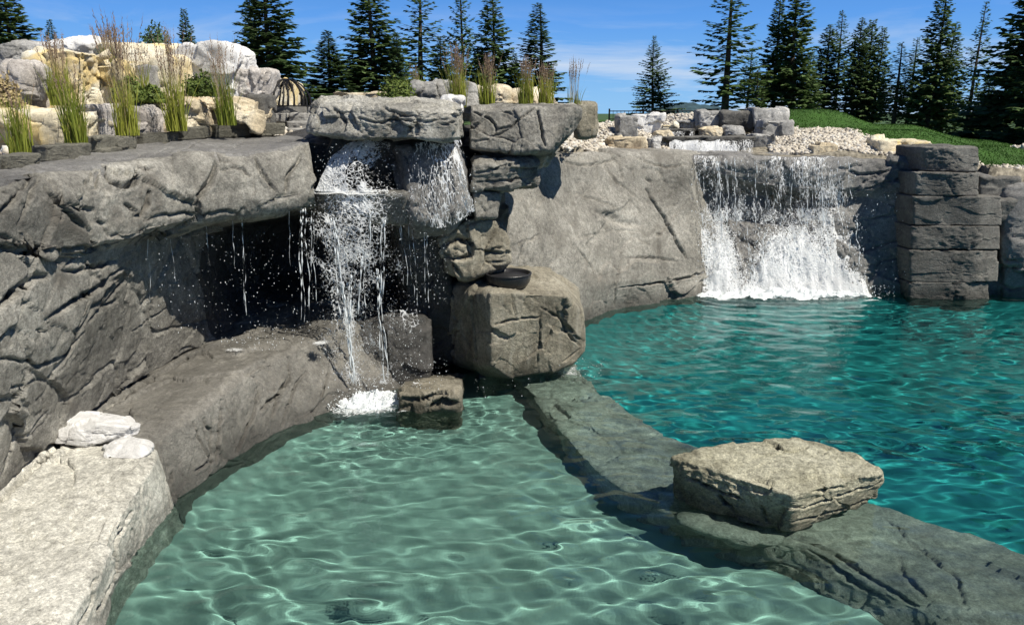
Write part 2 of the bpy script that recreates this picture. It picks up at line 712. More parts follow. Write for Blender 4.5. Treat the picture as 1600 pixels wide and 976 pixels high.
M_FLOOR_S = simple_mat('shallow_pool_plaster', (.165, .235, .212), .8, .12, 2.2, bump=.2)
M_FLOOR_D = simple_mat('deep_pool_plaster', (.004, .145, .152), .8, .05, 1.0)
M_IRON = simple_mat('black_iron', (.018, .017, .017), .45, .2, 8, metallic=.6)
M_BOWL = simple_mat('black_glazed_concrete', (.02, .02, .022), .35, .3, 9, spec=.5, bump=.3)
M_BARK = simple_mat('conifer_bark', (.085, .065, .05), .9, .3, 6, bump=.6, bscale=12)
M_SOIL = simple_mat('soil_and_mulch', (.20, .17, .13), .95, .3, 3, bump=.6, bscale=25)


def leaf_mat(name, c1, c2, trans=.25, scale=.8, rough=.6):
    m, nt, out = new_mat(name)
    L = nt.links.new
    bs = N(nt, 'ShaderNodeBsdfPrincipled')
    tr = N(nt, 'ShaderNodeBsdfTranslucent')
    mxs = N(nt, 'ShaderNodeMixShader')
    mxs.inputs[0].default_value = trans
    no = N(nt, 'ShaderNodeTexNoise')
    no.inputs['Scale'].default_value = scale
    no.inputs['Detail'].default_value = 6
    no.inputs['Roughness'].default_value = .7
    geo = N(nt, 'ShaderNodeNewGeometry')
    oi = N(nt, 'ShaderNodeObjectInfo')
    L(geo.outputs['Position'], no.inputs['Vector'])
    ad = N(nt, 'ShaderNodeMath', operation='MULTIPLY_ADD')
    ir = N(nt, 'ShaderNodeMath', operation='ADD')
    L(oi.outputs['Random'], ir.inputs[0])
    L(geo.outputs['Random Per Island'], ir.inputs[1])
    L(ir.outputs[0], ad.inputs[0])
    ad.inputs[1].default_value = .5
    sb = N(nt, 'ShaderNodeMath', operation='SUBTRACT')
    L(no.outputs[0], sb.inputs[0])
    sb.inputs[1].default_value = .25
    L(sb.outputs[0], ad.inputs[2])
    mx = N(nt, 'ShaderNodeMix', data_type='RGBA')
    L(ad.outputs[0], mx.inputs['Factor'])
    mx.inputs['A'].default_value = (*c1, 1)
    mx.inputs['B'].default_value = (*c2, 1)
    L(mx.outputs['Result'], bs.inputs['Base Color'])
    L(mx.outputs['Result'], tr.inputs['Color'])
    bs.inputs['Roughness'].default_value = rough
    bs.inputs['Specular IOR Level'].default_value = .25
    L(bs.outputs[0], mxs.inputs[1])
    L(tr.outputs[0], mxs.inputs[2])
    L(mxs.outputs[0], out.inputs[0])
    return m


M_NEEDLE = leaf_mat('conifer_needles', (.034, .075, .042), (.14, .21, .075), .3, .6)
M_NEEDLE_G = leaf_mat('larch_needles', (.04, .085, .035), (.12, .19, .06), .3, .6)
M_BLADE = leaf_mat('reed_grass_blades', (.08, .15, .02), (.38, .40, .07), .4, 2.5)
M_STEM = leaf_mat('dry_reed_stems', (.30, .24, .12), (.42, .34, .18), .2, 3)
M_PLUME = leaf_mat('purple_grass_plumes', (.20, .13, .10), (.34, .25, .18), .3, 3)
M_BUSH = leaf_mat('shrub_leaves', (.07, .12, .03), (.17, .22, .05), .3, 3)
M_LAWN = leaf_mat('lawn_blades', (.025, .07, .010), (.055, .12, .016), .2, 1.2)


def water_mat():
    m, nt, out = new_mat('pool_water')
    L = nt.links.new
    g = N(nt, 'ShaderNodeBsdfGlass')
    g.inputs['IOR'].default_value = 1.33
    g.inputs['Roughness'].default_value = 0.0
    g.inputs['Color'].default_value = (.84, 1, .97, 1)
    L(g.outputs[0], out.inputs['Surface'])
    return m


M_WATER = water_mat()


def flow_mat(name, uscale, vscale, detail=7):
    """falling white water: a torn sheet whose holes follow the flow; density painted along the mesh"""
    m, nt, out = new_mat(name)
    L = nt.links.new
    uv = N(nt, 'ShaderNodeUVMap')
    uv.uv_map = 'flow'
    at = N(nt, 'ShaderNodeAttribute')
    at.attribute_name = 'cover'
    mp = N(nt, 'ShaderNodeMapping')
    mp.inputs['Scale'].default_value = (uscale, vscale, 1)
    L(uv.outputs[0], mp.inputs[0])
    n1 = N(nt, 'ShaderNodeTexNoise')
    n1.inputs['Scale'].default_value = 1
    n1.inputs['Detail'].default_value = detail
    n1.inputs['Roughness'].default_value = .62
    n1.inputs['Distortion'].default_value = 1.2
    L(mp.outputs[0], n1.inputs['Vector'])
    # lacy network
    mp2 = N(nt, 'ShaderNodeMapping')
    mp2.inputs['Scale'].default_value = (uscale * 1.6, vscale * 2.0, 1)
    L(uv.outputs[0], mp2.inputs[0])
    n3 = N(nt, 'ShaderNodeTexNoise')
    n3.inputs['Scale'].default_value = 1.4
    n3.inputs['Detail'].default_value = 4
    L(mp2.outputs[0], n3.inputs['Vector'])
    w = N(nt, 'ShaderNodeVectorMath', operation='MULTIPLY_ADD')
    L(n3.outputs['Color'], w.inputs[0])
    w.inputs[1].default_value = (.9, .9, 0)
    L(mp2.outputs[0], w.inputs[2])
    vo = N(nt, 'ShaderNodeTexVoronoi', feature='DISTANCE_TO_EDGE')
    vo.inputs['Scale'].default_value = 1.0
    L(w.outputs[0], vo.inputs['Vector'])
    vr = N(nt, 'ShaderNodeMapRange')
    vr.inputs[1].default_value = .16
    vr.inputs[2].default_value = .0
    vr.inputs[3].default_value = 0
    vr.inputs[4].default_value = .30
    L(vo.outputs['Distance'], vr.inputs[0])
    a = N(nt, 'ShaderNodeMath', operation='ADD')
    L(n1.outputs[0], a.inputs[0])
    L(vr.outputs[0], a.inputs[1])
    mpc = N(nt, 'ShaderNodeMapping')
    mpc.inputs['Scale'].default_value = (uscale * .20, vscale * .20, 1)
    L(uv.outputs[0], mpc.inputs[0])
    nc = N(nt, 'ShaderNodeTexNoise')
    nc.inputs['Scale'].default_value = 1
    nc.inputs['Detail'].default_value = 3
    nc.inputs['Distortion'].default_value = .8
    L(mpc.outputs[0], nc.inputs['Vector'])
    cl = N(nt, 'ShaderNodeMath', operation='MULTIPLY_ADD')
    L(nc.outputs[0], cl.inputs[0])
    cl.inputs[1].default_value = 1.3
    cl.inputs[2].default_value = -.65
    a2 = N(nt, 'ShaderNodeMath', operation='ADD')
    L(a.outputs[0], a2.inputs[0])
    L(cl.outputs[0], a2.inputs[1])
    b = N(nt, 'ShaderNodeMath', operation='ADD')
    L(a2.outputs[0], b.inputs[0])
    L(at.outputs['Fac'], b.inputs[1])
    mr = N(nt, 'ShaderNodeMapRange')
    mr.inputs[1].default_value = .93
    mr.inputs[2].default_value = 1.07
    L(b.outputs[0], mr.inputs[0])
    bs = N(nt, 'ShaderNodeBsdfPrincipled')
    bs.inputs['Base Color'].default_value = (.94, .96, .97, 1)
    bs.inputs['Roughness'].default_value = .35
    tr = N(nt, 'ShaderNodeBsdfTranslucent')
    tr.inputs['Color'].default_value = (.94, .96, .98, 1)
    mw = N(nt, 'ShaderNodeMixShader')
    mw.inputs[0].default_value = .4
    L(bs.outputs[0], mw.inputs[1])
    L(tr.outputs[0], mw.inputs[2])
    tp = N(nt, 'ShaderNodeBsdfTransparent')
    fin = N(nt, 'ShaderNodeMixShader')
    L(mr.outputs[0], fin.inputs[0])
    L(tp.outputs[0], fin.inputs[1])
    L(mw.outputs[0], fin.inputs[2])
    bp = N(nt, 'ShaderNodeBump')
    bp.inputs['Strength'].default_value = .7
    bp.inputs['Distance'].default_value = .03
    L(a.outputs[0], bp.inputs['Height'])
    L(bp.outputs[0], bs.inputs['Normal'])
    L(fin.outputs[0], out.inputs[0])
    return m


M_FLOW = flow_mat('falling_water', 22, 5.5)
M_LACE = flow_mat('splashing_water', 15, 11)


def foam_mat():
    m, nt, out = new_mat('white_foam')
    L = nt.links.new
    bs = N(nt, 'ShaderNodeBsdfPrincipled')
    bs.inputs['Base Color'].default_value = (.88, .92, .94, 1)
    bs.inputs['Roughness'].default_value = .4
    tr = N(nt, 'ShaderNodeBsdfTranslucent')
    tr.inputs['Color'].default_value = (.88, .92, .95, 1)
    mw = N(nt, 'ShaderNodeMixShader')
    mw.inputs[0].default_value = .35
    L(bs.outputs[0], mw.inputs[1])
    L(tr.outputs[0], mw.inputs[2])
    L(mw.outputs[0], out.inputs[0])
    return m


M_FOAM = foam_mat()
# ================================================================== STRUCTURE
# ---- terrain behind the walls
CTRL = np.array([
    # x, y, z
    (-4.6, 4, 2.66), (-5.2, 6.0, 2.72), (-4.6, 8.5, 2.80), (-3.4, 10.6, 2.90), (-8, 6, 3.0), (-7, 9, 3.2), (-5, 12, 3.2), (-8, 14, 3.3), (-14, 12, 3.0),
    (-2.4, 12, 3.0), (-1.0, 11, 2.85), (0.5, 12.2, 2.62), (1.5, 13.8, 2.50), (2.5, 14.6, 2.42), (0.8, 14, 3.0), (0.8, 16, 3.1), (1.8, 16.5, 2.95),
    (4.0, 14.8, 2.42), (5.5, 14.7, 2.42), (7.2, 14.6, 2.42), (4.0, 16.5, 2.62), (3.3, 19, 2.95), (4.6, 20, 3.15), (7.0, 17, 2.85), (6.2, 16.0, 2.72), (8.2, 22, 3.25), (10.5, 22, 2.85),
    (12.5, 22, 2.45), (14.5, 22, 2.1), (8.2, 15.6, 2.5), (9.4, 15.0, 2.18), (10.5, 15, 2.05), (12, 17, 2.15), (14, 18, 1.95), (9, 18.5, 2.78), (11, 18.5, 2.4), (17, 20, 1.6), (18, 30, 1.9),
    (12, 14, 1.9), (14, 12, 1.8), (0, 30, 3.0), (8, 30, 2.9), (-10, 30, 3.1), (-20, 25, 3.0), (-20, 8, 3.0), (24, 20, 1.4), (18, 10, 1.7), (0, 60, 2.9), (30, 60, 2.2), (-40, 60, 2.8),
])


def ground_z(x, y):
    x = np.asarray(x, float)
    y = np.asarray(y, float)
    num = 0
    den = 0
    for cx, cy, cz in CTRL:
        w = 1.0 / (((x - cx) ** 2 + (y - cy) ** 2) ** 1.6 + .02)
        num = num + w * cz
        den = den + w
    z = num / den
    far = np.clip((np.hypot(x, y) - 45) / 60, 0, 1)
    return z * (1 - far) + (2.3) * far


def inside(poly, x, y):
    c = np.zeros(np.shape(x), bool)
    n = len(poly)
    for i in range(n):
        x0, y0 = poly[i]
        x1, y1 = poly[(i + 1) % n]
        m = ((y0 > y) != (y1 > y)) & (x < (x1 - x0) * (y - y0) / (y1 - y0 + 1e-12) + x0)
        c ^= m
    return c


POOL = [(-6.6, -9), (-5.6, 3.0), (-4.6, 4.8), (-4.05, 5.95), (-4.12, 6.9), (-4.35, 8.2), (-4.0, 9.4), (-3.1, 10.7), (-1.6, 11.2), (0.15, 12.1), (.75, 12.9), (1.2, 13.6), (1.9, 14.35), (2.7, 14.85), (3.3, 15.05), (8.3, 14.75), (8.7, 14.25), (10.9, 13.85), (17.3, 12.2), (17.3, -9)]


def axis(lo, hi, fine0, fine1, step, grow=1.16):
    v = list(np.arange(fine0, fine1, step))
    s = step
    x = v[-1]
    while x < hi:
        s *= grow
        x += s
        v.append(x)
    s = step
    x = v[0]
    while x > lo:
        s *= grow
        x -= s
        v.insert(0, x)
    return np.array(v)


xs = axis(-3000, 3000, -9, 17, .14)
ys = axis(-1500, 4000, 2, 24, .14)
X, Y = np.meshgrid(xs, ys, indexing='ij')
Z = ground_z(X, Y)
Pn = np.stack([X, Y, Z * 0], -1).reshape(-1, 3)
Z = Z + (.035 * fbm(Pn * 1.3, 3, 4) * (np.hypot(X, Y).ravel() < 60)).reshape(X.shape)
F = quads(len(xs), len(ys))
V = np.stack([X, Y, Z], -1).reshape(-1, 3)
cen = V[F].mean(1)
F = F[~inside(POOL, cen[:, 0], cen[:, 1])]
# earth bank down the cut edge, so the ground meets the walls without a gap
ed = np.concatenate([F[:, [0, 1]], F[:, [1, 2]], F[:, [2, 3]], F[:, [3, 0]]])
key = np.sort(ed, 1)
_, inv_, cnt = np.unique(key, axis=0, return_inverse=True, return_counts=True)
bd = ed[cnt[inv_.ravel()] == 1]
bd = bd[(np.abs(V[bd[:, 0], 0]) < 40) & (V[bd[:, 0], 1] > -40) & (V[bd[:, 0], 1] < 40)]
nb_ = len(V)
lowv = V[bd.ravel()].copy()
lowv[:, 2] -= 1.1
V = np.concatenate([V, lowv])
jj = np.arange(len(bd)) * 2 + nb_
F = np.concatenate([F, np.stack([bd[:, 1], bd[:, 0], jj, jj + 1], 1)])


def ground_material():
    m, nt, out = new_mat('ground_cover')
    L = nt.links.new
    bs = N(nt, 'ShaderNodeBsdfPrincipled')
    geo = N(nt, 'ShaderNodeNewGeometry')
    no = N(nt, 'ShaderNodeTexNoise')
    no.inputs['Scale'].default_value = 14
    no.inputs['Detail'].default_value = 8
    L(geo.outputs['Position'], no.inputs['Vector'])
    rp = N(nt, 'ShaderNodeValToRGB')
    rp.color_ramp.elements[0].position = .35
    rp.color_ramp.elements[0].color = (.09, .08, .06, 1)
    rp.color_ramp.elements[1].position = .65
    rp.color_ramp.elements[1].color = (.30, .27, .21, 1)
    L(no.outputs[0], rp.inputs[0])
    sx = N(nt, 'ShaderNodeSeparateXYZ')
    L(geo.outputs['Position'], sx.inputs[0])
    mr = N(nt, 'ShaderNodeMapRange')
    mr.inputs[1].default_value = 19.5
    mr.inputs[2].default_value = 21.5
    L(sx.outputs['Y'], mr.inputs[0])
    mx = N(nt, 'ShaderNodeMix', data_type='RGBA')
    L(mr.outputs[0], mx.inputs['Factor'])
    L(rp.outputs[0], mx.inputs['A'])
    mx.inputs['B'].default_value = (.035, .075, .018, 1)
    L(mx.outputs['Result'], bs.inputs['Base Color'])
    bs.inputs['Roughness'].default_value = .95
    b = N(nt, 'ShaderNodeBump')
    b.inputs['Strength'].default_value = .6
    b.inputs['Distance'].default_value = .03
    L(no.outputs[0], b.inputs['Height'])
    L(b.outputs[0], bs.inputs['Normal'])
    L(bs.outputs[0], out.inputs[0])
    return m


mesh_obj('ground', V, F, ground_material(), kind='structure')

# far wooded hill
a = np.linspace(-1, 1, 90)
b = np.linspace(-1, 1, 24)
A, B = np.meshgrid(a, b, indexing='ij')
hz = np.clip(1 - A ** 2, 0, 1) ** 1.2 * np.clip(1 - B ** 2, 0, 1)
Pn = np.stack([A * 6, B * 2, A * 0], -1).reshape(-1, 3)
hz = hz * (1 + .18 * fbm(Pn, 5, 4).reshape(A.shape))
V = np.stack([222 + A * 62, 1000 + B * 80, 0 + hz * 15], -1).reshape(-1, 3)
mesh_obj('hills', V, quads(90, 24), simple_mat('far_forest', (.035, .07, .085), .95, .3, .06), kind='structure')

# ---- lawn mound at the right
LAWN = [(6.3, 18.6), (6.9, 16.9), (7.6, 15.7), (8.7, 14.95), (10.2, 14.6), (13, 14.0), (40, 14.0), (40, 34), (-30, 34), (-30, 22), (4, 20.6)]
xs = np.arange(2, 24, .2)
ys = np.arange(14.2, 32, .2)
X, Y = np.meshgrid(xs, ys, indexing='ij')
V = np.stack([X, Y, ground_z(X, Y) + .05], -1).reshape(-1, 3)
F = quads(len(xs), len(ys))
cen = V[F].mean(1)
BED = [(11.6, 17.0), (12.3, 19.6), (15.5, 20.8), (22, 21), (22, 15.5), (13.4, 15.9)]
lawn_keep = inside(LAWN, cen[:, 0], cen[:, 1]) & ~inside(BED, cen[:, 0], cen[:, 1])
mesh_obj('lawn', V, F[lawn_keep], simple_mat('lawn_turf', (.034, .086, .012), .95, .22, 2.0, bump=.5, bscale=60), kind='structure')
n = 60000
gx = 7 + RNG.random(n) ** 1.4 * 15
gy = 14.4 + RNG.random(n) ** 1.3 * 9
ok = inside(LAWN, gx, gy) & ~inside(BED, gx, gy)
gx, gy = gx[ok], gy[ok]
n = len(gx)
gz = ground_z(gx, gy) + .045
an = RNG.random(n) * math.pi
hh = .018 + .022 * RNG.random(n)
w = .012
dx, dy = np.cos(an) * w, np.sin(an) * w
lx, ly = RNG.normal(0, .012, n), RNG.normal(0, .012, n)
V = np.concatenate([np.stack([gx - dx, gy - dy, gz], 1), np.stack([gx + dx, gy + dy, gz], 1), np.stack([gx + lx, gy + ly, gz + hh], 1)])
F = np.stack([np.arange(n), np.arange(n) + n, np.arange(n) + 2 * n], 1)
o = mesh_obj('grass', V, F, M_LAWN, kind='stuff')
tag(o, 'short mown green grass on the lawn mound at the upper right', 'grass')

# pool rim outside the view (right side and behind the viewer)
def slab(name, x0, x1, y0, y1, z0, z1, mat, **p):
    V = [(x, y, z) for x in (x0, x1) for y in (y0, y1) for z in (z0, z1)]
    F = [(0, 1, 3, 2), (4, 6, 7, 5), (0, 4, 5, 1), (2, 3, 7, 6), (0, 2, 6, 4), (1, 5, 7, 3)]
    return mesh_obj(name, V, F, mat, smooth=False, **p)


slab('pool_deck', -8, 20, -9, 1.2, -2.9, .9, M_PILLAR, kind='structure')
slab('pool_rim', 16.2, 20, 1.2, 13.6, -2.9, 1.6, M_PILLAR, kind='structure')

# ---- water: a rippled closed body
SRC = [(-1.55, 8.5), (-.9, 8.45), (5.6, 13.8), (.6, 9.3)]
xs = np.concatenate([np.arange(-4.7, 7.0, .026), np.arange(7.0, 16.6, .05)])
ys = np.concatenate([np.arange(1.0, 3.6, .06), np.arange(3.6, 8.8, .021), np.arange(8.8, 15.0, .036)])
X, Y = np.meshgrid(xs, ys, indexing='ij')
Z = np.zeros_like(X)
rg = np.random.default_rng(4)
shallow = 1 / (1 + np.exp((X - .36 * (10.5 - Y) - .3) / .5))
calm = np.clip(1.0, 0, 1)
for k in range(46):
    lam = .14 * (8.0 ** rg.random())
    # waves run out from the falls: mostly towards the viewer
    ang = -math.pi / 2 + rg.normal(0, .62)
    kx, ky = math.cos(ang), math.sin(ang)
    ph = rg.uniform(0, 6.28)
    warp = .35 * lam * np.sin(2 * math.pi * (X * .37 * math.cos(k) + Y * .31 * math.sin(k)) + k)
    amp = .0034 * lam ** 1.06
    th = 2 * math.pi / lam * (X * kx + Y * ky + warp) + ph
    env = .6 + .6 * np.sin(.9 * X * math.cos(k * 2.3) + .8 * Y * math.sin(k * 1.7) + k) ** 2
    Z += amp * env * (np.sin(th) + .18 * np.sin(2 * th + .6))
for sx, sy in SRC[:2] + SRC[3:]:
    r = np.hypot(X - sx, Y - sy)
    Z += .0014 * np.exp(-r / 1.6) * np.sin(2 * math.pi / .16 * r + 1.2 * np.sin(3 * np.arctan2(Y - sy, X - sx)))
r = np.abs(Y - 13.8) + np.clip(np.abs(X - 5.4) - 1.7, 0, 9)
Z += .010 * np.exp(-r / 1.8) * np.sin(2 * math.pi / .30 * r + 1.5 * np.sin(X * 2.1) + .8 * np.sin(X * 5.3))
deepz = 1 - shallow
Pn = np.stack([X * 1.6, Y * 4.2, X * 0], -1).reshape(-1, 3)
Z += (deepz * .0045 * fbm(Pn, 44, 3, .5).reshape(X.shape)) * np.clip((Y - 3.5) / 3, .3, 1)
Pn = np.stack([X * 6, Y * 9, X * 0], -1).reshape(-1, 3)
near = np.exp(-np.hypot(X + 1.2, Y - 8.3) / .9)
Z += near * .012 * fbm(Pn, 45, 4, .55).reshape(X.shape)
Pn = np.stack([X * .55, Y * .8, X * 0], -1).reshape(-1, 3)
Z *= np.clip(1.0 + .45 * fbm(Pn, 61, 3).reshape(X.shape), .6, 1.25) * (1 - .42 * deepz) * (1.04 - .34 * (1 - deepz) / (1 + np.exp(-(Y - 6.7) / .35)))
m_, n_ = X.shape
V = np.stack([X, Y, Z], -1).reshape(-1, 3)
F = quads(m_, n_)
idx = np.arange(m_ * n_).reshape(m_, n_)
ring = np.concatenate([idx[:, 0], idx[-1, 1:], idx[::-1, -1][1:], idx[0, ::-1][1:-1]])
low = V[ring].copy()
low[:, 2] = -2.85
base = len(V)
V = np.concatenate([V, low])
k = len(ring)
j = np.arange(k)
side = np.stack([ring, ring[(j + 1) % k], base + (j + 1) % k, base + j], 1)
ctr = len(V)
V = np.concatenate([V, [[6, 7, -2.85]]])
if True:
    F = np.concatenate([F, side[:, ::-1]])
    bot = np.stack([base + j, base + (j + 1) % k, np.full(k, ctr), np.full(k, ctr)], 1)
me = bpy.data.meshes.new('pool_water')
Fl = [tuple(f) for f in F.tolist()] + [(int(a_), int(b_), ctr) for a_, b_ in zip(base + j, base + (j + 1) % k)]
me.from_pydata(V.tolist(), [], Fl)
bmx = bmesh.new()
bmx.from_mesh(me)
bmesh.ops.recalc_face_normals(bmx, faces=bmx.faces)
bmx.to_mesh(me)
bmx.free()
sm = np.ones(len(me.polygons), dtype=bool)
sm[len(F) - k:] = False
me.polygons.foreach_set('use_smooth', sm)
me.materials.append(M_WATER)
water = bpy.data.objects.new('pool_water', me)
COL.objects.link(water)
water['kind'] = 'structure'
water.cycles.is_caustics_caster = True


def fix_feet(rows, rear=2.3):
    """below the waterline the face goes straight down; behind the top edge the top runs back level"""
    for r in rows:
        k = [i for i, p in enumerate(r) if abs(p[2]) < 1e-6][0]
        for i in range(k + 1, len(r)):
            z = r[i][2]
            r[i] = r[k] + np.array([.0, -.05, 0])
            r[i][2] = z
        b = r[1].copy()
        b[1] += rear
        b[2] -= .03
        r[0] = b


# ---- left: overhanging wall around the grotto
def P(px, py, Y):
    return aty(px, py, Y)


def Zp(px, py, z):
    return atz(px, py, z)


def w3(*a):
    return np.array(a, float)


wall = [
    # terrace rear, terrace edge, lip top, mid face, lip foot, under, back mid, foot, below
    [w3(-5.6, 2.2, 2.72), w3(-4.9, 2.2, 2.72), w3(-4.4, 2.2, 2.70), w3(-4.15, 2.2, 2.45), w3(-4.1, 2.2, 2.1), w3(-4.3, 2.2, 2.0), w3(-4.05, 2.2, 1.2), w3(-3.7, 2.2, .3), w3(-3.7, 2.2, -.4)],
    [w3(-5.5, 4.2, 2.74), w3(-4.8, 4.2, 2.74), w3(-4.25, 4.2, 2.72), w3(-3.95, 4.2, 2.5), w3(-3.9, 4.2, 2.2), w3(-4.1, 4.25, 2.05), w3(-3.95, 4.2, 1.3), w3(-3.7, 4.2, .35), w3(-3.7, 4.2, -.4)],
    [P(-150, 275, 6.6), P(-60, 277, 6.05), P(0, 279, 5.6), P(0, 318, 5.38), P(0, 379, 5.3), P(0, 392, 5.36), P(0, 560, 5.08), P(0, 790, 5.15), P(0, 900, 5.1)],
    [P(-40, 262, 7.4), P(40, 264, 6.8), P(100, 266, 6.35), P(98, 315, 6.05), P(95, 384, 6.0), P(100, 398, 6.15), P(95, 540, 5.85), P(85, 695, 6.05), P(85, 800, 6.1)],
    [P(60, 248, 8.2), P(130, 249, 7.6), P(200, 249, 7.05), P(203, 300, 6.78), P(205, 369, 6.72), P(210, 386, 7.05), P(212, 470, 7.15), P(222, 592, 7.45), P(222, 680, 7.5)],
    [P(190, 235, 9.4), P(250, 235, 8.5), P(300, 234, 7.7), P(300, 290, 7.42), P(300, 344, 7.4), P(305, 362, 8.6), P(315, 450, 8.62), P(312, 552, 8.45), P(312, 640, 8.5)],
    [P(280, 225, 10.0), P(330, 228, 9.0), P(365, 237, 7.95), P(362, 285, 7.75), P(360, 337, 7.8), P(362, 356, 9.7), P(372, 455, 9.7), P(375, 528, 8.9), P(375, 620, 8.9)],
    [P(385, 215, 10.6), P(410, 221, 9.4), P(430, 230, 8.25), P(430, 280, 8.05), P(430, 329, 8.12), P(430, 350, 10.5), P(435, 425, 10.9), P(440, 515, 9.6), P(440, 620, 9.3)],
    [P(445, 200, 11.2), P(465, 208, 9.8), P(482, 217, 8.6), P(490, 268, 8.38), P(495, 322, 8.42), P(497, 345, 10.9), P(500, 420, 11.3), P(505, 510, 9.9), P(505, 620, 9.6)],
]
wall_cracks = [
    ([(0, 335), (18, 318), (28, 300), (30, 290)], .03, .07), ([(0, 300), (20, 299), (38, 290), (60, 262)], .022, .05),
    ([(28, 350), (40, 330), (48, 300), (60, 278)], .022, .045),
    ([(70, 292), (88, 315), (110, 335), (130, 355), (142, 362)], .035, .09), ([(104, 315), (120, 325), (148, 328)], .025, .06),
    ([(155, 264), (165, 276), (178, 288), (195, 290), (207, 285), (212, 268)], .035, .11), ([(154, 262), (150, 275), (152, 292), (142, 297)], .02, .05),
    ([(212, 262), (225, 264), (240, 262)], .03, .08), ([(232, 300), (230, 320), (222, 335), (208, 340)], .028, .07), ([(195, 318), (215, 330)], .025, .07),
    ([(337, 256), (333, 275), (320, 295), (312, 308), (308, 330)], .04, .13), ([(338, 258), (345, 268), (365, 262), (380, 264), (390, 276)], .02, .05),
    ([(336, 240), (345, 252), (362, 252)], .03, .06),
    ([(395, 238), (405, 260), (425, 290), (435, 302)], .02, .05), ([(400, 260), (415, 280), (432, 304)], .018, .035),
    ([(470, 242), (465, 258), (452, 272), (447, 300)], .028, .08), ([(150, 345), (160, 349), (172, 346)], .018, .04), ([(282, 312), (292, 303)], .018, .05),
    ([(95, 345), (102, 335)], .018, .05),
    ([(225, 345), (245, 338), (290, 334), (310, 338), (350, 330), (372, 332)], .025, .06), ([(410, 320), (440, 308), (470, 303)], .02, .05),
    ([(0, 368), (20, 374), (38, 388), (55, 395)], .03, .09),
    ([(0, 478), (30, 455), (60, 430), (78, 432)], .05, .16), ([(60, 430), (45, 410), (25, 392)], .025, .06),
    ([(100, 422), (125, 424), (155, 415), (185, 408)], .035, .1), ([(102, 420), (118, 402), (128, 393)], .02, .05),
    ([(72, 402), (90, 408), (102, 418)], .02, .05),
    ([(200, 412), (196, 440), (180, 462), (160, 480)], .03, .10), ([(207, 412), (205, 440), (198, 470), (196, 490)], .025, .07),
    ([(232, 420), (236, 450), (238, 480), (240, 530)], .022, .06), ([(262, 430), (268, 470), (270, 500)], .02, .045),
    ([(80, 497), (120, 470), (160, 447), (195, 418)], .045, .12), ([(140, 505), (165, 480), (190, 465)], .03, .07),
    ([(0, 562), (30, 560), (60, 575), (100, 560), (135, 520)], .03, .09), ([(0, 760), (20, 700), (28, 640), (22, 600)], .025, .07),
    ([(205, 520), (235, 500), (265, 480)], .02, .05), ([(60, 515), (80, 520)], .03, .06),
    ([(10, 620), (28, 605), (50, 600), (70, 585)], .02, .06), ([(42, 690), (60, 660), (80, 640)], .02, .05),
]
for r in wall:
    r[0] = r[0] + np.array([0, 0, -.11])
    r[1] = r[1] + np.array([0, 0, -.11])
    r[2] = r[2] + np.array([0, 0, -.05])
wall_cracks += [([(0, 778), (40, 735), (90, 690), (150, 642), (225, 594), (300, 550), (370, 522), (440, 507)], .045, .15), ([(0, 386), (40, 394), (90, 396), (150, 388), (205, 374)], .04, .11), ([(205, 374), (240, 366), (290, 352)], .03, .08), ([(30, 478), (55, 470)], .03, .05), ([(15, 610), (70, 545), (130, 480), (198, 418)], .20, -.14), ([(0, 520), (50, 480), (105, 446)], .17, -.10), ([(30, 700), (60, 625), (115, 560), (185, 500)], .22, -.12),
                ([(30, 400), (80, 412), (130, 410), (190, 395)], .12, -.08), ([(222, 450), (226, 500), (226, 560)], .15, -.08), ([(255, 455), (275, 500), (290, 540)], .14, -.08)]
G_RH = dict(chip=.085, cell=.70, fine=.007, joint=.03)
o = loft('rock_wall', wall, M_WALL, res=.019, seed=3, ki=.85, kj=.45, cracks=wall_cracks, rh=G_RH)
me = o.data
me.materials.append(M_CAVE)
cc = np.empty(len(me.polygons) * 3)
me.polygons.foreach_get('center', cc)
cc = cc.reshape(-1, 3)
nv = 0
wet = (cc[:, 2] < 2.25) & (cc[:, 1] > 8.75 + .25 * fbm(cc * 1.5, 77, 3)) & (cc[:, 0] > -3.9 + .2 * fbm(cc * 1.5, 78, 2))  # damp faces inside the grotto, its shade painted in with the darker rock
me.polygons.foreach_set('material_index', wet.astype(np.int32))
tag(o, 'long overhanging sculpted grey rock wall curving round the dark grotto at the left', 'rock wall')
o.cycles.is_caustics_receiver = True

# stamped concrete strip between the edging blocks and the top of the rock wall
bk = [(-200, 315, 4.6), (-118, 296, 5.2), (-66, 281, 5.5), (-19, 269, 5.9), (38, 259, 6.35), (108, 247, 7.05), (184, 235, 7.8), (252, 224, 8.55), (309, 218, 9.15), (366, 215, 9.75), (424, 213, 10.15), (468, 213, 10.2)]
fx = [-150, 0, 100, 200, 300, 365, 430, 482]
fy = [300, 281, 268, 251, 236, 238, 231, 219]
fY = [4.7, 5.6, 6.35, 7.05, 7.7, 7.95, 8.25, 8.6]
strip = []
for (x_, y_, Y_) in bk:
    q = P(x_, y_, Y_)
    xf = min(482, x_ + 22)
    f_ = P(xf, float(np.interp(xf, fx, fy)), float(np.interp(xf, fx, fY)))
    f_[2] -= .01
    strip.append([q + w3(-.3, .3, .0), q, (q + f_) / 2, f_, f_ + (f_ - q) * .05 + w3(0, 0, -.12)])
o = loft('walkway', strip, M_FALLWALL, res=.035, seed=71, ki=.6, kj=.2, rh=dict(chip=.02, cell=.5, fine=.004, joint=.02),
         cracks=[([(250, 252), (290, 232), (330, 212)], .02, .05), ([(225, 248), (260, 232)], .015, .03), ([(360, 235), (385, 215)], .015, .03)], kind='structure')

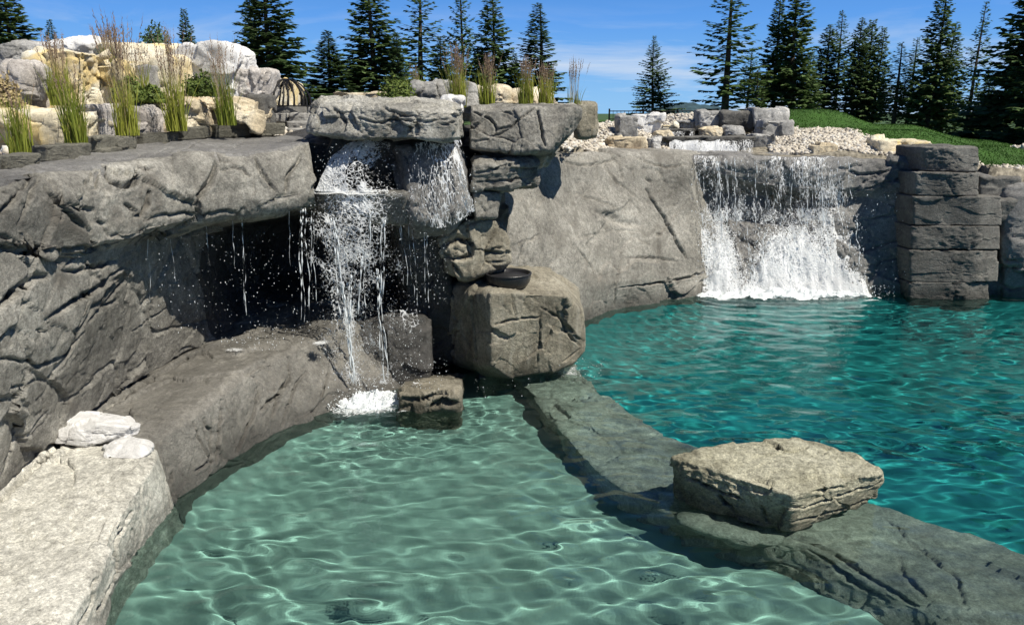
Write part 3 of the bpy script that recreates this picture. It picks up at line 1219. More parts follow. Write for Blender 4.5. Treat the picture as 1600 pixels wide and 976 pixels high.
# deep inside of the grotto and the rock core behind the falls
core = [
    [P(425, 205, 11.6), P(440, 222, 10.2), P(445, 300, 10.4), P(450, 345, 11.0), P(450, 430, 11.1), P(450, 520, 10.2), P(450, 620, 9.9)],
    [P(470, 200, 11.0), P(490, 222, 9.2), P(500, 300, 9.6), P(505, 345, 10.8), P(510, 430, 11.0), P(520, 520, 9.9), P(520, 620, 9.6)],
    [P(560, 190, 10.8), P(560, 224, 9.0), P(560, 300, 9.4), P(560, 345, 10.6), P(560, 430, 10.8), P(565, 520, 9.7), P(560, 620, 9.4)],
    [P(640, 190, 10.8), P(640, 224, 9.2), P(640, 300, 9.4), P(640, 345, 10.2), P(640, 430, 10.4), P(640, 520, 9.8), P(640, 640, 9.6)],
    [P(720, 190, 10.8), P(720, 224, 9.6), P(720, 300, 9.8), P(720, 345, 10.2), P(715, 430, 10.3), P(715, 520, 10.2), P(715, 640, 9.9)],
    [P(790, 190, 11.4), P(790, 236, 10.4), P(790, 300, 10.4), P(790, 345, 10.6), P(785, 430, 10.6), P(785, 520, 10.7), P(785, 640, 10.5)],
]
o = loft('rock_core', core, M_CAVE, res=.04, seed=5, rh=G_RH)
tag(o, 'dark wet rock mass at the back of the grotto behind the left falls', 'rock')

# ---- ledge running along the left wall into the grotto
ledge = [
    # rear, middle, rounded shoulder, edge, waterline, below
    [w3(-4.0, 2.0, .42), w3(-3.0, 2.0, .41), w3(-2.35, 2.0, .38), w3(-2.2, 2.0, .28), w3(-2.1, 2.0, 0), w3(-2.05, 2.0, -.85)],
    [w3(-4.0, 3.5, .44), w3(-3.2, 3.5, .43), w3(-2.38, 3.5, .41), w3(-2.24, 3.5, .30), w3(-2.12, 3.5, 0), w3(-2.05, 3.5, -.85)],
    [Zp(-140, 900, .44), Zp(0, 940, .44), Zp(90, 976, .43), Zp(108, 976, .36), Zp(163, 976, 0), Zp(185, 990, -.85)],
    [Zp(-70, 845, .45), Zp(60, 875, .45), Zp(142, 890, .44), Zp(162, 897, .36), Zp(182, 915, 0), Zp(205, 930, -.85)],
    [Zp(-40, 770, .46), Zp(80, 795, .46), Zp(170, 815, .46), Zp(188, 825, .38), Zp(222, 858, 0), Zp(240, 875, -.85)],
    [Zp(20, 715, .48), Zp(120, 720, .49), Zp(224, 722, .49), Zp(248, 724, .44), Zp(267, 800, 0), Zp(280, 815, -.85)],
    [Zp(60, 695, .49), Zp(140, 695, .49), Zp(228, 697, .48), Zp(254, 706, .42), Zp(270, 790, 0), Zp(290, 805, -.85)],
    [Zp(60, 683, .50), Zp(160, 682, .52), Zp(244, 680, .54), Zp(264, 684, .48), Zp(277, 780, 0), Zp(300, 798, -.85)],
    [Zp(100, 655, .52), Zp(190, 652, .54), Zp(284, 652, .56), Zp(306, 658, .52), Zp(300, 762, 0), Zp(325, 780, -.85)],
    [Zp(150, 622, .54), Zp(240, 618, .57), Zp(322, 622, .60), Zp(344, 630, .56), Zp(338, 735, 0), Zp(360, 750, -.85)],
    [Zp(210, 580, .58), Zp(300, 570, .60), Zp(386, 574, .64), Zp(408, 584, .60), Zp(402, 694, 0), Zp(425, 708, -.85)],
    [Zp(260, 548, .62), Zp(350, 540, .62), Zp(442, 546, .67), Zp(464, 556, .63), Zp(462, 662, 0), Zp(485, 675, -.85)],
    [Zp(320, 515, .68), Zp(420, 508, .66), Zp(510, 516, .70), Zp(530, 530, .65), Zp(528, 638, 0), Zp(545, 650, -.85)],
    [Zp(400, 485, .72), Zp(480, 480, .78), Zp(545, 495, .84), Zp(572, 520, .66), Zp(575, 622, 0), Zp(590, 630, -.85)],
    [Zp(480, 455, .75), Zp(560, 460, .78), Zp(610, 470, .80), Zp(650, 505, .6), Zp(655, 600, 0), Zp(660, 610, -.85)],
]
for r in ledge:
    if len(r) == 6:
        p = r[4] + np.array([.10, 0, 0])
        p[2] = -.85
        r[5] = p
for r in ledge:
    d_ = (r[0] - r[3])
    d_[2] = 0
    d_ /= np.linalg.norm(d_)
    e_ = (r[3] + r[2]) / 2
    r[2] = e_ + d_ * .07 + np.array([0, 0, .035])
    r[3] = e_ - d_ * .02 + np.array([0, 0, -.01])
ledge_cracks = [
    ([(0, 784), (40, 742), (90, 698), (150, 648), (225, 600), (300, 556), (370, 528), (440, 512)], .05, .14),
    ([(186, 822), (178, 850), (182, 880), (170, 920), (150, 955)], .03, .11), ([(150, 905), (140, 940), (122, 976)], .03, .08),
    ([(205, 800), (190, 830), (175, 870)], .025, .06), ([(268, 740), (262, 770), (268, 800)], .025, .06),
    ([(302, 660), (312, 690), (330, 720), (306, 735)], .02, .06), ([(318, 655), (330, 680), (328, 715)], .02, .05),
    ([(450, 560), (455, 590), (438, 612), (425, 650)], .03, .09), ([(408, 640), (430, 618), (448, 605)], .025, .06), ([(480, 580), (462, 600), (448, 640), (440, 665)], .022, .06),
    ([(398, 590), (405, 610), (395, 650), (370, 705)], .025, .06), ([(345, 640), (342, 680), (338, 720)], .025, .07), ([(500, 560), (515, 580), (500, 620)], .02, .05),
    ([(140, 770), (170, 775), (195, 780)], .012, .015), ([(330, 590), (350, 590), (372, 594)], .012, .02),
]


def two_tone(ma, mb, x0, x1, y0, y1):
    return None


lo1 = loft_rng = None
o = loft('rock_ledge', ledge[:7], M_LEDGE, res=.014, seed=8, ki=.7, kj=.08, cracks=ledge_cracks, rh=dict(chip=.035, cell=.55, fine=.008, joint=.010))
tag(o, 'pale flat topped rock ledge in the lower left corner carrying two white stones', 'rock ledge')
o.cycles.is_caustics_receiver = True
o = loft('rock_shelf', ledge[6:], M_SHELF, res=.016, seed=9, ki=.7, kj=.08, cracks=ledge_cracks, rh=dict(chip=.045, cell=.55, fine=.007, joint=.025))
tag(o, 'wet dark grey rock shelf running back from the pale ledge into the grotto', 'rock ledge')
o.cycles.is_caustics_receiver = True

# ---- sloping smooth wall in the middle, behind the big boulder
slope = [
    [P(735, 215, 12.4), P(740, 262, 11.2), P(742, 320, 10.9), P(745, 400, 10.7), P(748, 480, 10.6), Zp(750, 590, 0), Zp(755, 600, -1.2), Zp(760, 610, -2.6)],
    [P(800, 215, 12.6), P(800, 255, 11.6), P(795, 320, 11.0), P(790, 380, 10.7), P(800, 470, 10.6), Zp(810, 570, 0), Zp(815, 575, -1.2), Zp(820, 580, -2.6)],
    [P(850, 215, 13.4), P(868, 237, 12.5), P(868, 300, 12.0), P(868, 380, 11.5), P(872, 450, 11.3), Zp(880, 525, 0), Zp(885, 530, -1.2), Zp(890, 535, -2.6)],
    [P(905, 222, 14.2), P(905, 237, 13.2), P(905, 300, 12.7), P(910, 380, 12.1), P(915, 450, 11.9), Zp(920, 499, 0), Zp(925, 505, -1.2), Zp(930, 510, -2.6)],
    [P(965, 226, 14.8), P(965, 238, 13.9), P(965, 300, 13.4), P(965, 375, 12.9), P(965, 440, 12.6), Zp(965, 482, 0), Zp(970, 486, -1.2), Zp(975, 490, -2.6)],
    [P(1025, 229, 15.3), P(1025, 240, 14.4), P(1028, 300, 14.0), P(1035, 370, 13.6), P(1040, 430, 13.4), Zp(1042, 469, 0), Zp(1045, 474, -1.2), Zp(1048, 478, -2.6)],
    [P(1075, 231, 15.5), P(1072, 241, 14.6), P(1078, 300, 14.3), P(1090, 370, 14.1), P(1105, 425, 14.0), Zp(1112, 460, 0), Zp(1115, 464, -1.2), Zp(1118, 468, -2.6)],
    [P(1110, 231, 16.0), P(1100, 241, 15.2), P(1110, 300, 15.0), P(1125, 370, 14.9), P(1135, 425, 14.8), Zp(1140, 452, 0), Zp(1145, 455, -1.2), Zp(1150, 458, -2.6)],
]
slope_cracks = [
    ([(875, 250), (905, 258), (940, 256), (960, 248), (985, 243)], .03, .07), ([(985, 243), (1010, 252), (1045, 262), (1072, 256)], .025, .08),
    ([(930, 245), (945, 262), (965, 285), (1000, 312)], .022, .05), ([(880, 298), (900, 302), (940, 315), (970, 325)], .02, .05),
    ([(1010, 295), (1022, 315), (1040, 340), (1055, 372), (1072, 402)], .05, .16), ([(1008, 278), (1020, 285)], .03, .07),
    ([(885, 372), (930, 366), (960, 360), (1000, 362)], .02, .05), ([(895, 380), (915, 400), (930, 425), (945, 438)], .028, .07),
    ([(975, 405), (1010, 402), (1045, 405), (1060, 408)], .025, .07), ([(968, 450), (1010, 444), (1060, 438), (1100, 425)], .03, .09),
    ([(975, 400), (965, 430), (962, 480)], .03, .08), ([(1040, 470), (1052, 452), (1062, 440)], .02, .05), ([(1035, 325), (1060, 318)], .02, .04),
    ([(792, 320), (793, 345), (792, 370)], .025, .06), ([(800, 385), (825, 376), (845, 366)], .022, .05), ([(1000, 405), (1004, 440)], .018, .04),
]
fix_feet(slope)
slope_cracks += [([(870, 300), (910, 360), (960, 420), (975, 470)], .30, -.14), ([(1000, 250), (1020, 300), (1050, 350)], .25, -.08), ([(800, 420), (850, 450), (900, 480)], .2, -.08), ([(930, 330), (970, 345), (1000, 352)], .12, .06)]
o = loft('rock_wall', slope, M_SLOPE, res=.026, seed=14, ki=.85, kj=.55, cracks=slope_cracks, rh=dict(chip=.085, cell=1.5, fine=.008, joint=.03))
tag(o, 'smooth sloping grey rock wall between the black bowl and the wide waterfall', 'rock wall')
o.cycles.is_caustics_receiver = True

# ---- wall the wide waterfall runs over
fall = [
    [P(1050, 226, 16.6), P(1055, 241, 14.75), P(1060, 262, 14.6), P(1065, 300, 15.0), P(1085, 340, 15.0), P(1110, 400, 14.5), Zp(1125, 458, 0), Zp(1128, 462, -1.2), Zp(1130, 466, -2.6)],
    [P(1110, 226, 16.6), P(1105, 243, 14.6), P(1106, 268, 14.5), P(1105, 300, 15.0), P(1110, 335, 14.8), P(1130, 400, 14.3), Zp(1145, 460, 0), Zp(1148, 463, -1.2), Zp(1150, 466, -2.6)],
    [P(1180, 226, 16.6), P(1180, 244, 14.5), P(1180, 288, 14.4), P(1180, 306, 15.0), P(1182, 335, 14.8), P(1190, 395, 14.25), Zp(1195, 461, 0), Zp(1198, 464, -1.2), Zp(1200, 468, -2.6)],
    [P(1250, 226, 16.6), P(1250, 245, 14.45), P(1250, 296, 14.35), P(1252, 308, 15.0), P(1252, 335, 14.7), P(1262, 395, 14.15), Zp(1268, 461, 0), Zp(1270, 464, -1.2), Zp(1272, 468, -2.6)],
    [P(1310, 226, 16.6), P(1308, 246, 14.4), P(1310, 294, 14.3), P(1310, 305, 14.6), P(1312, 335, 14.3), P(1322, 395, 14.0), Zp(1325, 461, 0), Zp(1328, 464, -1.2), Zp(1330, 468, -2.6)],
    [P(1370, 228, 16.6), P(1365, 247, 14.35), P(1368, 290, 14.25), P(1370, 310, 14.3), P(1375, 340, 14.15), P(1380, 395, 14.0), Zp(1385, 459, 0), Zp(1388, 463, -1.2), Zp(1390, 467, -2.6)],
    [P(1440, 230, 16.4), P(1432, 248, 14.2), P(1432, 290, 14.1), P(1435, 310, 14.1), P(1438, 340, 14.05), P(1442, 395, 13.95), Zp(1445, 459, 0), Zp(1448, 463, -1.2), Zp(1450, 467, -2.6)],
    [P(1510, 240, 16.0), P(1502, 262, 14.0), P(1500, 292, 13.95), P(1500, 320, 13.9), P(1500, 345, 13.9), P(1500, 395, 13.8), Zp(1500, 459, 0), Zp(1500, 463, -1.2), Zp(1500, 467, -2.6)],
]
fall_cracks = [
    ([(1310, 262), (1340, 272), (1380, 270), (1400, 262)], .03, .07), ([(1400, 248), (1408, 262), (1432, 272)], .03, .07), ([(1375, 288), (1400, 280), (1432, 272)], .03, .08),
    ([(1320, 300), (1365, 292), (1400, 284)], .02, .04), ([(1345, 345), (1380, 338), (1420, 330)], .02, .05), ([(1345, 395), (1380, 382), (1420, 372)], .025, .06),
    ([(1350, 418), (1390, 405), (1425, 398)], .022, .05), ([(1128, 330), (1140, 365), (1150, 400), (1158, 440)], .05, .16), ([(1385, 300), (1390, 320), (1405, 328)], .02, .05),
]
fix_feet(fall)
o = loft('rock_wall', fall, M_FALLWALL, res=.026, seed=21, ki=.8, kj=.4, cracks=fall_cracks, rh=dict(chip=.085, cell=.75, fine=.012, joint=.03, strata=1.6))
tag(o, 'dark stained rock wall with the wide waterfall running down its face', 'rock wall')
o.cycles.is_caustics_receiver = True

# ---- wall right of the block pillar
right = [
    [P(1480, 255, 14.8), P(1480, 270, 14.5), P(1480, 345, 14.4), P(1480, 400, 14.3), Zp(1480, 462, 0), Zp(1480, 468, -1.2), Zp(1480, 474, -2.6)],
    [P(1535, 262, 14.6), P(1545, 276, 14.1), P(1548, 345, 14.0), P(1550, 400, 13.9), Zp(1552, 462, 0), Zp(1540, 470, -1.2), Zp(1540, 476, -2.6)],
    [P(1600, 272, 14.4), P(1600, 284, 13.7), P(1600, 345, 13.5), P(1600, 400, 13.4), Zp(1600, 467, 0), Zp(1600, 473, -1.2), Zp(1600, 478, -2.6)],
    [w3(12, 13.9, 1.9), w3(12, 13.0, 1.95), w3(12, 12.8, 1.4), w3(12, 12.7, .8), w3(12, 12.6, 0), w3(12, 12.6, -1.2), w3(12, 12.6, -2.6)],
    [w3(17, 12.5, 1.7), w3(17, 11.6, 1.75), w3(17, 11.4, 1.2), w3(17, 11.2, .7), w3(17, 11.1, 0), w3(17, 11.1, -1.2), w3(17, 11.1, -2.6)],
]
fix_feet(right)
o = loft('rock_wall', right, M_FALLWALL, res=.035, seed=27, cracks=[([(1545, 425), (1570, 420), (1600, 418)], .03, .08), ([(1558, 440), (1580, 452), (1600, 448)], .03, .08), ([(1575, 360), (1572, 385)], .02, .06), ([(1560, 395), (1575, 408), (1595, 405)], .03, .08), ([(1545, 350), (1540, 400), (1535, 455)], .03, .1)],
         rh=dict(chip=.08, cell=.6, fine=.010, joint=.04, strata=1.5))
tag(o, 'rough grey rock wall at the right edge beyond the block pillar', 'rock wall')
o.cycles.is_caustics_receiver = True

# ---- submerged dividing wall
def foot(p, q, z, out):
    """below p, moved on horizontally in the direction q -> p"""
    d = (p - q) * np.array([1, 1, 0])
    d /= np.linalg.norm(d) + 1e-9
    r = p + d * out
    r[2] = z
    return r


zt = -.05
div_px = [((868, 566), (800, 592)), ((905, 603), (835, 627)), ((950, 640), (868, 668)), ((1005, 682), (915, 722)), ((1070, 712), (975, 772)), ((1205, 748), (1075, 815)),
          ((1330, 800), (1215, 850)), ((1450, 838), (1330, 885)), ((1585, 884), (1460, 935)), ((1790, 972), (1620, 1040))]
div = []
for i, (r_, l_) in enumerate(div_px):
    cr, cl = Zp(*r_, -.26), Zp(*l_, -.18)
    cl[2] = -.18 - .03 * (i % 2)
    wide = [.06, .06, .06, .07, .08, .09, .18, .32, .42, .45][i]
    div.append([foot(cr, cl, -2.6, .35), foot(cr, cl, -.7, .10), cr, cl, foot(cl, cr, -.32, wide * .55), foot(cl, cr, -.9, wide * 1.15)])
div.append([w3(5.2, 1.0, -2.6), w3(5.0, 1.0, -.7), w3(4.8, 1.0, -.1), w3(4.0, 1.0, -.1), w3(3.7, 1.0, -.4), w3(3.6, 1.0, -.9)])
div_cracks = [([(1240, 858), (1290, 880), (1330, 905), (1360, 935), (1430, 976)], .03, .07), ([(1260, 880), (1300, 910), (1330, 940), (1380, 975)], .03, .06),
              ([(1380, 830), (1420, 870), (1490, 920), (1510, 976)], .025, .05), ([(1400, 890), (1410, 920), (1440, 950)], .03, .06), ([(880, 640), (930, 690), (970, 740)], .02, .03)]
o = loft('submerged_rock_wall', div, M_SUB, res=.022, seed=33, ki=.85, kj=.5, cracks=div_cracks, rh=dict(chip=.06, cell=.5, fine=.012, joint=.03))
tag(o, 'rounded underwater rock wall dividing the shallow pool from the deep pool', 'rock wall')
o.cycles.is_caustics_receiver = True
o = hull_rock('submerged_rock', [Zp(1052, 822, -.08), Zp(1075, 828, -.06), Zp(1230, 862, -.06), Zp(1200, 800, -.06), Zp(1150, 790, -.06), Zp(1155, 905, -.42), Zp(1170, 925, -.9), Zp(1090, 870, -.9), Zp(1215, 880, -.9), Zp(1240, 800, -.9), Zp(1100, 790, -.9)],
              M_SUB, 6, 36, 20, dict(chip=.05, cell=.4, fine=.008, joint=.02))
tag(o, 'underwater rock buttress below the flat topped block in the pool', 'rock')
o.cycles.is_caustics_receiver = True

def line_dist(V, pts):
    P2 = np.array(V)[:, :2]
    d = np.full(len(P2), 1e9)
    for a_, b_ in zip(pts[:-1], pts[1:]):
        a2, b2 = np.array(a_[:2]), np.array(b_[:2])
        ab = b2 - a2
        t_ = np.clip(((P2 - a2) @ ab) / (ab @ ab + 1e-9), 0, 1)
        d = np.minimum(d, np.linalg.norm(P2 - (a2 + t_[:, None] * ab), axis=1))
    return d


# ---- pool basin: shallow floor, deep floor
def w3_(x, y):
    return np.array([x, y, 0.0])


xs = np.arange(-4.5, 7.0, .12)
ys = np.arange(-8.5, 10.4, .12)
X, Y = np.meshgrid(xs, ys, indexing='ij')
Pn = np.stack([X, Y, X * 0], -1).reshape(-1, 3)
V = Pn.copy()
dl = line_dist(V, [r[4] for r in ledge])
c_ = atz(640, 690, 0)
V[:, 2] = -.64 + .02 * fbm(Pn * .8, 8, 3) + .34 * np.exp(-(dl / .30) ** 1.4) + .12 * np.exp(-(((V[:, 0] - c_[0]) / 1.1) ** 2 + ((V[:, 1] - c_[1]) / .8) ** 2)) * (1 - np.exp(-(dl / .42) ** 1.4))
F = quads(len(xs), len(ys))
cen = V[F].mean(1)
DIV_LINE = [atz(860, 590, -.1), atz(920, 655, -.1), atz(1030, 740, -.1), atz(1200, 810, -.1), atz(1390, 860, -.1), atz(1600, 950, -.1), w3_(4.5, 1.0)]
poly = [(-4.6, -9), (-4.6, 10.5), (0.6, 10.5)] + [(p[0], p[1]) for p in DIV_LINE] + [(DIV_LINE[-1][0] + .4, -9)]
F = F[inside(poly, cen[:, 0], cen[:, 1])]
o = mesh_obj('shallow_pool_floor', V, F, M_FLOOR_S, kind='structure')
o.cycles.is_caustics_receiver = True
xs = np.arange(-2, 17.5, .25)
ys = np.arange(-8.5, 15.2, .12)
X, Y = np.meshgrid(xs, ys, indexing='ij')
V = np.stack([X, Y, X * 0], -1).reshape(-1, 3)
wl = [r[5] for r in slope[2:7]] + [r[6] for r in fall[1:]] + [r[4] for r in right[1:]]
dl = line_dist(V, wl)
V[:, 2] = -1.25 + .05 * fbm(V * .5, 12, 3) + 1.0 * np.exp(-(dl / .45) ** 1.3)
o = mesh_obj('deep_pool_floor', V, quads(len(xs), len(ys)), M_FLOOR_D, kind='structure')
o.cycles.is_caustics_receiver = True


# ================================================================== ROCKS OF THE FALLS
def rock(name, pts, mat, label, sub=6, seed=1, rnd=26, chip=.05, cell=.4, fine=.010, joint=.02, strata=1.0, cracks=None, cat='rock', group=None, recv=False):
    o = hull_rock(name, pts, mat, sub, seed, rnd, dict(chip=chip, cell=cell, fine=fine, joint=joint, strata=strata), cracks)
    tag(o, label, cat, group)
    if recv:
        o.cycles.is_caustics_receiver = True
    return o


# cap slab over the left falls
rock('cap_rock', [P(476, 207, 8.55), P(600, 221, 8.35), P(724, 217, 8.35), P(477, 188, 8.6), P(496, 160, 8.75), P(560, 168, 8.45), P(640, 172, 8.38), P(723, 172, 8.4), P(520, 151, 9.2), P(600, 152, 9.2), P(690, 154, 9.1), P(724, 166, 8.9),
                  P(490, 205, 10.2), P(722, 214, 10.2), P(500, 165, 10.2), P(715, 163, 10.0)],
     M_CAP, 'long pitted grey slab with a pale top capping the left waterfall', 7, 41, 26, chip=.07, cell=.28, fine=.014, joint=.03,
     cracks=[([(560, 185), (590, 192), (620, 186), (660, 190), (700, 186)], .02, .05), ([(640, 190), (642, 215)], .02, .05), ([(520, 168), (540, 190), (535, 205)], .03, .07), ([(600, 168), (625, 180), (650, 182)], .03, .06), ([(690, 195), (712, 190)], .02, .04)])
# slab to its right
rock('overhanging_slab', [P(731, 234, 9.05), P(800, 236, 8.95), P(858, 234, 8.95), P(731, 170, 9.15), P(800, 167, 9.1), P(903, 165, 9.25), P(911, 170, 9.4), P(908, 188, 9.45), P(885, 212, 9.2), P(740, 164, 10.4), P(900, 163, 10.6),
                          P(740, 232, 10.6), P(846, 268, 10.3), P(845, 234, 9.4)],
     M_WALL, 'broad grey slab jutting out to the right beside the pale cap slab', 7, 44, 30, chip=.05, cell=.4, fine=.008, joint=.02,
     cracks=[([(735, 172), (765, 185), (775, 200), (768, 215)], .02, .05), ([(775, 205), (800, 195), (820, 180), (840, 168)], .02, .05), ([(840, 168), (845, 200), (852, 228)], .022, .06), ([(745, 222), (775, 212), (800, 200)], .016, .035), ([(780, 172), (800, 180)], .016, .03)])
rock('rock_block', [P(732, 300, 8.85), P(735, 254, 8.85), P(745, 240, 9.6), P(838, 237, 9.7), P(842, 250, 9.25), P(842, 290, 9.25), P(790, 300, 9.0), P(735, 300, 10.3), P(835, 292, 10.3), P(742, 238, 10.3), P(838, 237, 10.3), P(786, 258, 8.9)],
     M_WALL, 'layered grey block with a sunlit top under the overhanging slab', 6, 46, 24, chip=.06, cell=.3, fine=.010, joint=.03, strata=2.0,
     cracks=[([(735, 270), (760, 268), (790, 258), (830, 250)], .02, .05), ([(745, 285), (790, 282), (830, 276)], .018, .04)])
rock('rock_block', [P(736, 298, 8.9), P(742, 345, 8.9), P(776, 340, 9.0), P(782, 300, 9.1), P(768, 296, 9.2), P(740, 295, 9.8), P(780, 298, 9.9), P(742, 345, 9.9), P(778, 342, 9.9)],
     M_WALL, 'small upright grey rock filling the corner beside the thin water ribbon', 5, 47, 14, chip=.05, cell=.25, joint=.02)
# rock with the two water covered faces
rock('buttress_rock', [P(612, 226, 9.0), P(715, 224, 8.9), P(640, 262, 8.6), P(725, 262, 8.7), P(640, 330, 8.45), P(738, 325, 8.65), P(700, 355, 8.6), P(650, 350, 8.45), P(610, 250, 9.3), P(735, 260, 9.8), P(620, 330, 9.6), P(735, 330, 9.8), P(700, 370, 9.0), P(645, 380, 9.0)],
     M_FALLWALL, 'rounded grey rock face under the cap slab with water sheeting over it', 6, 49, 16, chip=.05, cell=.35, joint=.02)
# flat step the first drop lands on
rock('rock_step', [P(488, 303, 8.55), P(640, 300, 8.45), P(500, 296, 8.9), P(640, 296, 8.9), P(490, 326, 8.6), P(640, 350, 8.6), P(560, 352, 8.65), P(500, 296, 9.6), P(645, 296, 9.6), P(500, 335, 9.6), P(645, 350, 9.6)],
     M_SHELF, 'dark wet rock step that the upper part of the left fall lands on', 6, 50, 24, chip=.035, cell=.3, joint=.015)
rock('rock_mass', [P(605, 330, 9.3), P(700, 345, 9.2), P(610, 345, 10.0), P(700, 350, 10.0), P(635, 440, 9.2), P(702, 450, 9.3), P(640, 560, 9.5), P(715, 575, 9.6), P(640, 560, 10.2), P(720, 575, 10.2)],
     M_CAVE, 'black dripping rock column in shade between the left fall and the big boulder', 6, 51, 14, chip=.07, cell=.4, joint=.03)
rock('wedged_rock', [P(682, 362, 9.1), P(735, 338, 9.0), P(776, 336, 9.2), P(798, 385, 9.2), P(798, 408, 9.2), P(765, 425, 9.05), P(735, 436, 9.0), P(690, 432, 9.1), P(680, 395, 9.0), P(700, 350, 10.0), P(790, 345, 10.0), P(790, 420, 10.0), P(690, 430, 10.0)],
     M_BROWN, 'knobbly brown rock wedged above the ledge of the black bowl', 6, 53, 14, chip=.09, cell=.32, fine=.012, joint=.04,
     cracks=[([(690, 385), (715, 372), (735, 378), (733, 400), (705, 405)], .05, .12), ([(762, 392), (785, 385), (796, 395)], .02, .05), ([(765, 410), (790, 408)], .02, .04), ([(705, 410), (720, 430)], .03, .06)])
rock('boulder', [P(766, 456, 8.72), P(768, 572, 8.78), P(800, 592, 8.95), P(692, 443, 9.7), P(688, 470, 9.6), P(692, 560, 9.75), P(740, 582, 9.4), P(884, 462, 9.0), P(914, 492, 9.3), P(915, 545, 9.3), P(893, 568, 9.2), w3(.5, 10.1, 1.22), w3(-.75, 10.3, 1.22),
                 w3(.9, 10.2, .95), P(725, 572, 10.4), P(880, 568, 10.3), P(860, 580, 9.1), P(845, 585, 10.0)],
     M_BROWN, 'huge square brown boulder overhanging the pool with the black bowl on top', 7, 57, 90, chip=.045, cell=.42, fine=.010, joint=.03,
     cracks=[([(765, 520), (775, 508), (800, 500), (845, 495)], .02, .05), ([(845, 480), (880, 500), (905, 530)], .02, .05), ([(868, 480), (885, 520), (905, 540)], .02, .05), ([(845, 490), (842, 540), (838, 570)], .014, .03), ([(800, 460), (805, 500)], .014, .03),
             ([(705, 450), (712, 500), (708, 550)], .03, .08), ([(735, 455), (740, 500), (745, 560)], .03, .07), ([(870, 500), (855, 530), (850, 545)], .012, .03), ([(880, 565), (905, 545)], .015, .03)], recv=True)
rock('pool_rock', [P(556, 500, 8.95), P(600, 484, 9.0), P(668, 490, 9.0), P(676, 520, 8.9), P(560, 520, 8.8), P(556, 612, 8.75), P(676, 600, 8.8), P(558, 625, 8.8), P(676, 625, 8.8), P(560, 495, 9.8), P(672, 490, 9.8), P(560, 610, 9.8), P(675, 605, 9.8)],
     M_CAVE, 'dark wet upright rock standing in the splash below the left fall', 6, 59, 16, chip=.06, cell=.35, joint=.02, recv=True)
rock('pool_rock', [Zp(616, 640, 0), Zp(716, 638, 0), P(618, 606, 8.1), P(640, 601, 8.3), P(716, 599, 8.3), P(721, 606, 8.1), P(618, 615, 8.0), P(719, 612, 8.0), Zp(616, 640, 0) + w3(0, 1.2, 0), Zp(716, 638, 0) + w3(0, 1.2, 0), P(630, 597, 8.9), P(712, 596, 8.9),
                   Zp(620, 640, 0) + w3(0, 0, -.8), Zp(714, 638, 0) + w3(0, 0, -.8), Zp(620, 640, 0) + w3(0, 1.2, -.8), Zp(714, 638, 0) + w3(0, 1.2, -.8)],
     M_BROWN, 'small flat brown rock with a dark hollow beside the white foam', 6, 60, 24, chip=.045, cell=.25, joint=.02,
     cracks=[([(618, 618), (640, 622), (660, 624), (680, 616), (715, 612)], .03, .07), ([(672, 634), (690, 626), (712, 630)], .045, .13), ([(625, 638), (655, 628)], .015, .04)], recv=True)
# flat topped block standing in the water
top = .38
rock('pool_block', [Zp(1046, 712, top), Zp(1140, 742, top), Zp(1238, 773, top - .01), Zp(1310, 752, top - .01), Zp(1381, 737, top), Zp(1350, 717, top), Zp(1276, 686, top + .01), Zp(1205, 680, top + .03), Zp(1110, 697, top + .01),
                    Zp(1048, 785, -.03), Zp(1140, 812, -.03), Zp(1241, 832, -.03), Zp(1376, 778, 0) , Zp(1260, 745, -.03), Zp(1090, 745, -.03)],
     M_PLAT, 'large flat topped cream and grey block standing alone in the pool', 7, 63, 34, chip=.045, cell=.32, fine=.011, joint=.016, strata=1.4,
     cracks=[([(1200, 690), (1215, 700), (1240, 705), (1260, 698)], .03, .05), ([(1235, 790), (1260, 792), (1310, 775), (1378, 752)], .016, .035), ([(1075, 745), (1110, 762), (1160, 780)], .02, .05), ([(1270, 768), (1320, 760)], .014, .03), ([(1120, 770), (1150, 800)], .02, .05), ([(1190, 790), (1200, 815)], .02, .05), ([(1240, 815), (1300, 800), (1370, 776)], .014, .03)], recv=True)

# black fire and water bowl
t = thing('bowl', tuple(P(794, 449, 9.15)), 'shallow black bowl standing on top of the square brown boulder', 'bowl')
prof = [(.05, 0), (.185, .0), (.228, .025), (.262, .08), (.276, .15), (.272, .178), (.262, .180), (.252, .165), (.238, .12), (.18, .07), (.0, .055)]
na = 64
A = np.linspace(0, 2 * math.pi, na, endpoint=False)
V = []
for r_, z_ in prof:
    for a_ in A:
        wob = 1 + .006 * math.sin(5 * a_) + .004 * math.sin(11 * a_ + 1)
        V.append((r_ * wob * math.cos(a_), r_ * wob * math.sin(a_), z_))
F = [(i * na + j, i * na + (j + 1) % na, (i + 1) * na + (j + 1) % na, (i + 1) * na + j) for i in range(len(prof) - 1) for j in range(na)]
F.append(tuple(range(na))[::-1])
mesh_obj('bowl_shell', V, F, M_BOWL, t)
V = [(.245 * math.cos(a_), .245 * math.sin(a_), .150) for a_ in A]
mesh_obj('water_fill', V, [tuple(range(na))], M_BOWL, t)
rim = [(.262, .166), (.283, .166), (.285, .186), (.262, .186)]
V = [(r_ * math.cos(a_), r_ * math.sin(a_), z_) for r_, z_ in rim for a_ in A]
F = [(i * na + j, i * na + (j + 1) % na, ((i + 1) % 4) * na + (j + 1) % na, ((i + 1) % 4) * na + j) for i in range(4) for j in range(na)]
mesh_obj('rim', V, F, M_BOWL, t)

# white stones on the ledge
def lift(pts, dz):
    return [p + np.array([0, 0, dz]) for p in pts]


